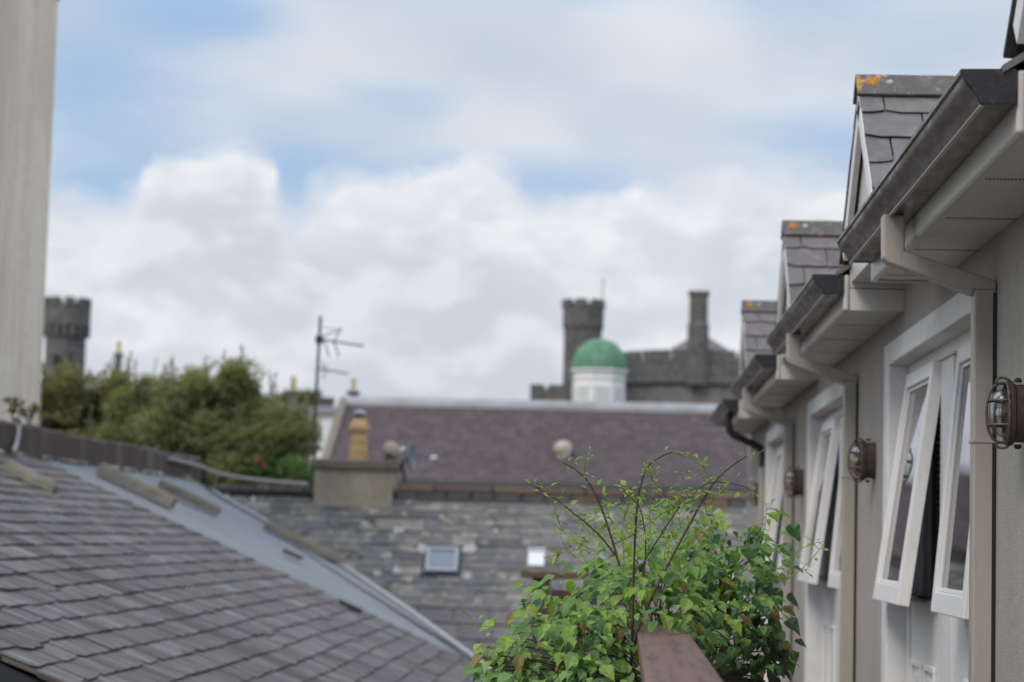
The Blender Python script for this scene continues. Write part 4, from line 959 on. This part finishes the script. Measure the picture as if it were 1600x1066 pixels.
# ------------------------------------------------------------------ distant chimneys and the white house
def stack(px, w, ytop, ybot, pot, Y, label, m='brick_dark'):
    k = Y/FPX; c = at(px, ybot, Y); t = thing('chimney_stack', (c.x, Y, GZ), label, 'chimney', 'chimneys on distant roofs'); zt1 = at(px, ytop, Y).z; zc1 = at(px, ytop+5, Y).z
    MB().box(c.x-w/2*k, c.x+w/2*k, Y, Y+w*k*1.3, GZ, zc1).build('shaft', m, t)
    MB().box(c.x-w/2*k-.06, c.x+w/2*k+.06, Y-.06, Y+w*k*1.3+.06, zc1+.002, zt1).build('coping', m, t)
    if pot:
        pw, ph = pot; MB().lathe([(pw/2*k*1.1, 0), (pw/2*k, ph*k*.2), (pw/2*k*.85, ph*k*.85), (pw/2*k*1.05, ph*k*.88), (pw/2*k*1.05, ph*k)], (c.x, Y+w*k*.6, zt1), 12).build('pot', 'pot_yellow', t, True)
stack(182, 9, 552, 600, (7, 19), 90, 'slim dark chimney with pale pot rising behind the shrubs, right of the left tower')
stack(455, 17, 610, 645, (9, 22), 95, 'grey chimney with a tall yellow pot left of the aerial mast')
stack(506, 22, 621, 650, None, 92, 'squat dark chimney without pot just right of the aerial mast')
stack(550, 13, 611, 640, (8, 20), 70, 'small dark chimney with yellow pot at the left end of the purple roof')
Y = 88.; a = at(448, 648, Y); b_ = at(522, 648, Y)
WH = thing('white_house', ((a.x+b_.x)/2, Y, GZ), 'strip of a whitewashed house between the shrubs and the purple roof', 'house')
MB().box(a.x, b_.x, Y, Y+6, GZ, at(480, 645, Y).z).build('wall', 'white_house', WH)
zz = at(480, 645, Y).z
MB().prism([(Y-.2, zz+.002), (Y+3, zz+.45), (Y+6.2, zz+.002)], lambda p, k: (k, p[0], p[1]), a.x-.2, b_.x+.2).build('roof', 'castle_roof', WH)

# ------------------------------------------------------------------ shrubs behind the ridge wall
def tree(name, label, clumps, Y, leafmat, nleaf, lsz, trunk_px, seed, cat='tree', twigs=12):
    rt = random.Random(seed); base = at(trunk_px[0], trunk_px[1], Y); k = Y/FPX
    t = thing(name, (base.x, Y, GZ), label, cat)
    tr = MB(); tr.tube([(base.x, Y, GZ), (base.x+.05, Y, GZ+(base.z-GZ)*.5), (base.x, Y, base.z)], [.16, .12, .08], 8)
    cr = MB(); lw = MB()
    for (px, py, rx, ry, wgt) in clumps:
        c = at(px, py, Y+rt.uniform(-.5, .5)); tr.tube(smooth_path([(base.x, Y, base.z-.6), ((base.x+c.x)/2, (Y+c.y)/2, (base.z+c.z)/2-.1), c], 3), .025, 5)
        # sub-clumps give light and dark masses with gaps
        subs = []
        for q in range(max(5, int(wgt*16))):
            th = rt.uniform(0, 2*math.pi); ph = math.acos(rt.uniform(-.7, 1)); rr = rt.uniform(.35, 1)
            subs.append((c+Vector((math.sin(ph)*math.cos(th)*rx*k, math.sin(ph)*math.sin(th)*rx*k*.9, math.cos(ph)*ry*k))*rr, rt.uniform(.10, .30)))
        for q in range(int(nleaf*wgt)):
            sc_, sr = rt.choice(subs); d = Vector((rt.gauss(0, 1), rt.gauss(0, 1), rt.gauss(0, 1))).normalized()
            p = sc_+d*sr*rt.uniform(.3, 1.0)**.6
            ld = (d+Vector((rt.uniform(-.6, .6), rt.uniform(-.6, .6), rt.uniform(-.6, .3)))).normalized(); m = leaf_matrix(p, ld, Vector((rt.uniform(-.8, .8), rt.uniform(-.8, .8), 1)), lsz*rt.uniform(.6, 1.3), 1.0)
            b = len(cr.v); w = .30; cr.v += [m @ Vector(v) for v in ((0, 0, 0), (w, .45, .05), (0, 1, -.05), (-w, .45, .05))]; cr.face((b, b+1, b+2, b+3), rt.random())
        for q in range(int(twigs*wgt)):             # shoots sticking out of the top
            th = rt.uniform(-1, 1); p0 = c+Vector((th*rx*k*.9, rt.uniform(-.3, .3), ry*k*math.sqrt(max(0, 1-th*th))*.75)); Lh = rt.uniform(.18, .50)
            p1 = p0+Vector((rt.uniform(-.12, .16), rt.uniform(-.1, .1), Lh)); tr.tube([p0-Vector((0, 0, .15)), p1], .007, 4)
            for j in range(int(18*Lh/.3)):
                p = p0.lerp(p1, rt.random()); d = Vector((rt.uniform(-1, 1), rt.uniform(-1, 1), rt.uniform(-.2, 1))); m = leaf_matrix(p, d, Vector((0, -.4, 1)), lsz*rt.uniform(.6, 1.1))
                b = len(cr.v); w = .28; cr.v += [m @ Vector(v) for v in ((0, 0, 0), (w, .45, .05), (0, 1, -.05), (-w, .45, .05))]; cr.face((b, b+1, b+2, b+3), rt.random())
    tr.build('trunk', 'bark', t, True); cr.build('crown', leafmat, t)
    return t
tree('shrub_tree', 'olive green shrub in front of the dark tower, beside the pale building', [(100, 625, 45, 40, 1), (150, 640, 45, 42, 1), (120, 680, 60, 30, .8), (185, 615, 28, 30, .5), (85, 665, 25, 40, .5), (150, 700, 60, 30, .8), (190, 665, 40, 40, .9), (60, 640, 40, 40, .6)], 33.5, 'leaf_olive', 4600, .066, (125, 760), 21)
tree('shrub_tree', 'biggest bushy green tree, in the middle behind the dark ridge wall', [(225, 636, 48, 42, 1), (290, 632, 50, 46, 1.1), (350, 622, 42, 42, 1), (374, 600, 22, 24, .5), (260, 680, 60, 42, 1), (335, 680, 55, 45, 1), (305, 604, 22, 20, .4), (240, 725, 60, 30, .8), (330, 735, 60, 32, .9), (200, 680, 45, 45, .9), (385, 650, 40, 40, .8)], 32.5, 'leaf_tree', 4800, .070, (300, 780), 22, twigs=7)
tree('shrub_tree', 'rounded grey-green tree next to the aerial mast', [(400, 655, 45, 42, 1), (445, 675, 38, 38, 1), (420, 700, 50, 34, .9), (470, 690, 20, 34, .5), (375, 695, 35, 36, .8), (380, 738, 45, 28, .8), (455, 735, 45, 28, .8)], 31.8, 'leaf_tree', 4600, .066, (420, 785), 23, twigs=6)
tree('flowering_bush', 'low bright green bush with red flowers left of the chimney', [(410, 738, 20, 14, .5), (455, 740, 22, 16, .6)], 31.0, 'leaf_bright', 1800, .07, (430, 758), 24, 'bush', twigs=3)
tree('distant_tree', 'distant dark green tree behind the chimney with the yellow pot', [(455, 632, 22, 16, .8), (480, 630, 20, 16, .8), (440, 638, 14, 12, .5)], 110, 'leaf_tree', 2200, .32, (465, 650), 25, twigs=0)
fb = bpy.data.objects['flowering_bush']; rf = random.Random(2)
for q in ((403, 717), (411, 727), (452, 750), (398, 724)):
    mb = MB(); c = at(q[0], q[1], 30.7)
    for k in range(9):
        d = Vector((rf.gauss(0, 1), rf.gauss(0, 1)-.5, rf.gauss(0, 1))); m = leaf_matrix(c, d, Vector((0, -1, .5)), .05); b = len(mb.v); mb.v += [m @ Vector(v) for v in ((0, 0, 0), (.4, .5, .1), (0, 1, 0), (-.4, .5, .1))]; mb.face((b, b+1, b+2, b+3), rf.random())
    mb.build('flower', 'petal', fb)
def weed(px, py, h, label, lm, seed):
    rw = random.Random(seed); c = onX(px, py, XR-.1); t = thing('weed', c, label, 'plant', 'weeds rooted on the ridge wall'); sm = MB(); lf = MB(); k = c.y/FPX
    for q in range(6):
        p1 = c+Vector((rw.uniform(-14, 14)*k, 0, rw.uniform(.5, 1)*h*k)); sm.tube([c-Vector((0, 0, .04)), p1], .006, 4)
        for j in range(7):
            m = leaf_matrix(c.lerp(p1, rw.uniform(.4, 1)), Vector((rw.uniform(-1, 1), rw.uniform(-1, 1), rw.uniform(-.3, .6))), Vector((0, -.5, 1)), .075); b = len(lf.v); lf.v += [m @ Vector(v) for v in ((0, 0, 0), (.3, .5, .1), (0, 1, 0), (-.3, .5, .1))]; lf.face((b, b+1, b+2, b+3), rw.random())
    sm.build('stems', 'bark', t); lf.build('leaves', lm, t)
weed(22, 656, 36, 'yellowing weed against the pale building, left of the other weed', 'leaf_autumn', 1)
weed(46, 658, 26, 'small weed against the pale building, nearer its corner', 'leaf_olive', 2)
weed(76, 662, 14, 'yellow tuft growing on the dark ridge wall below the tower', 'leaf_autumn', 3)
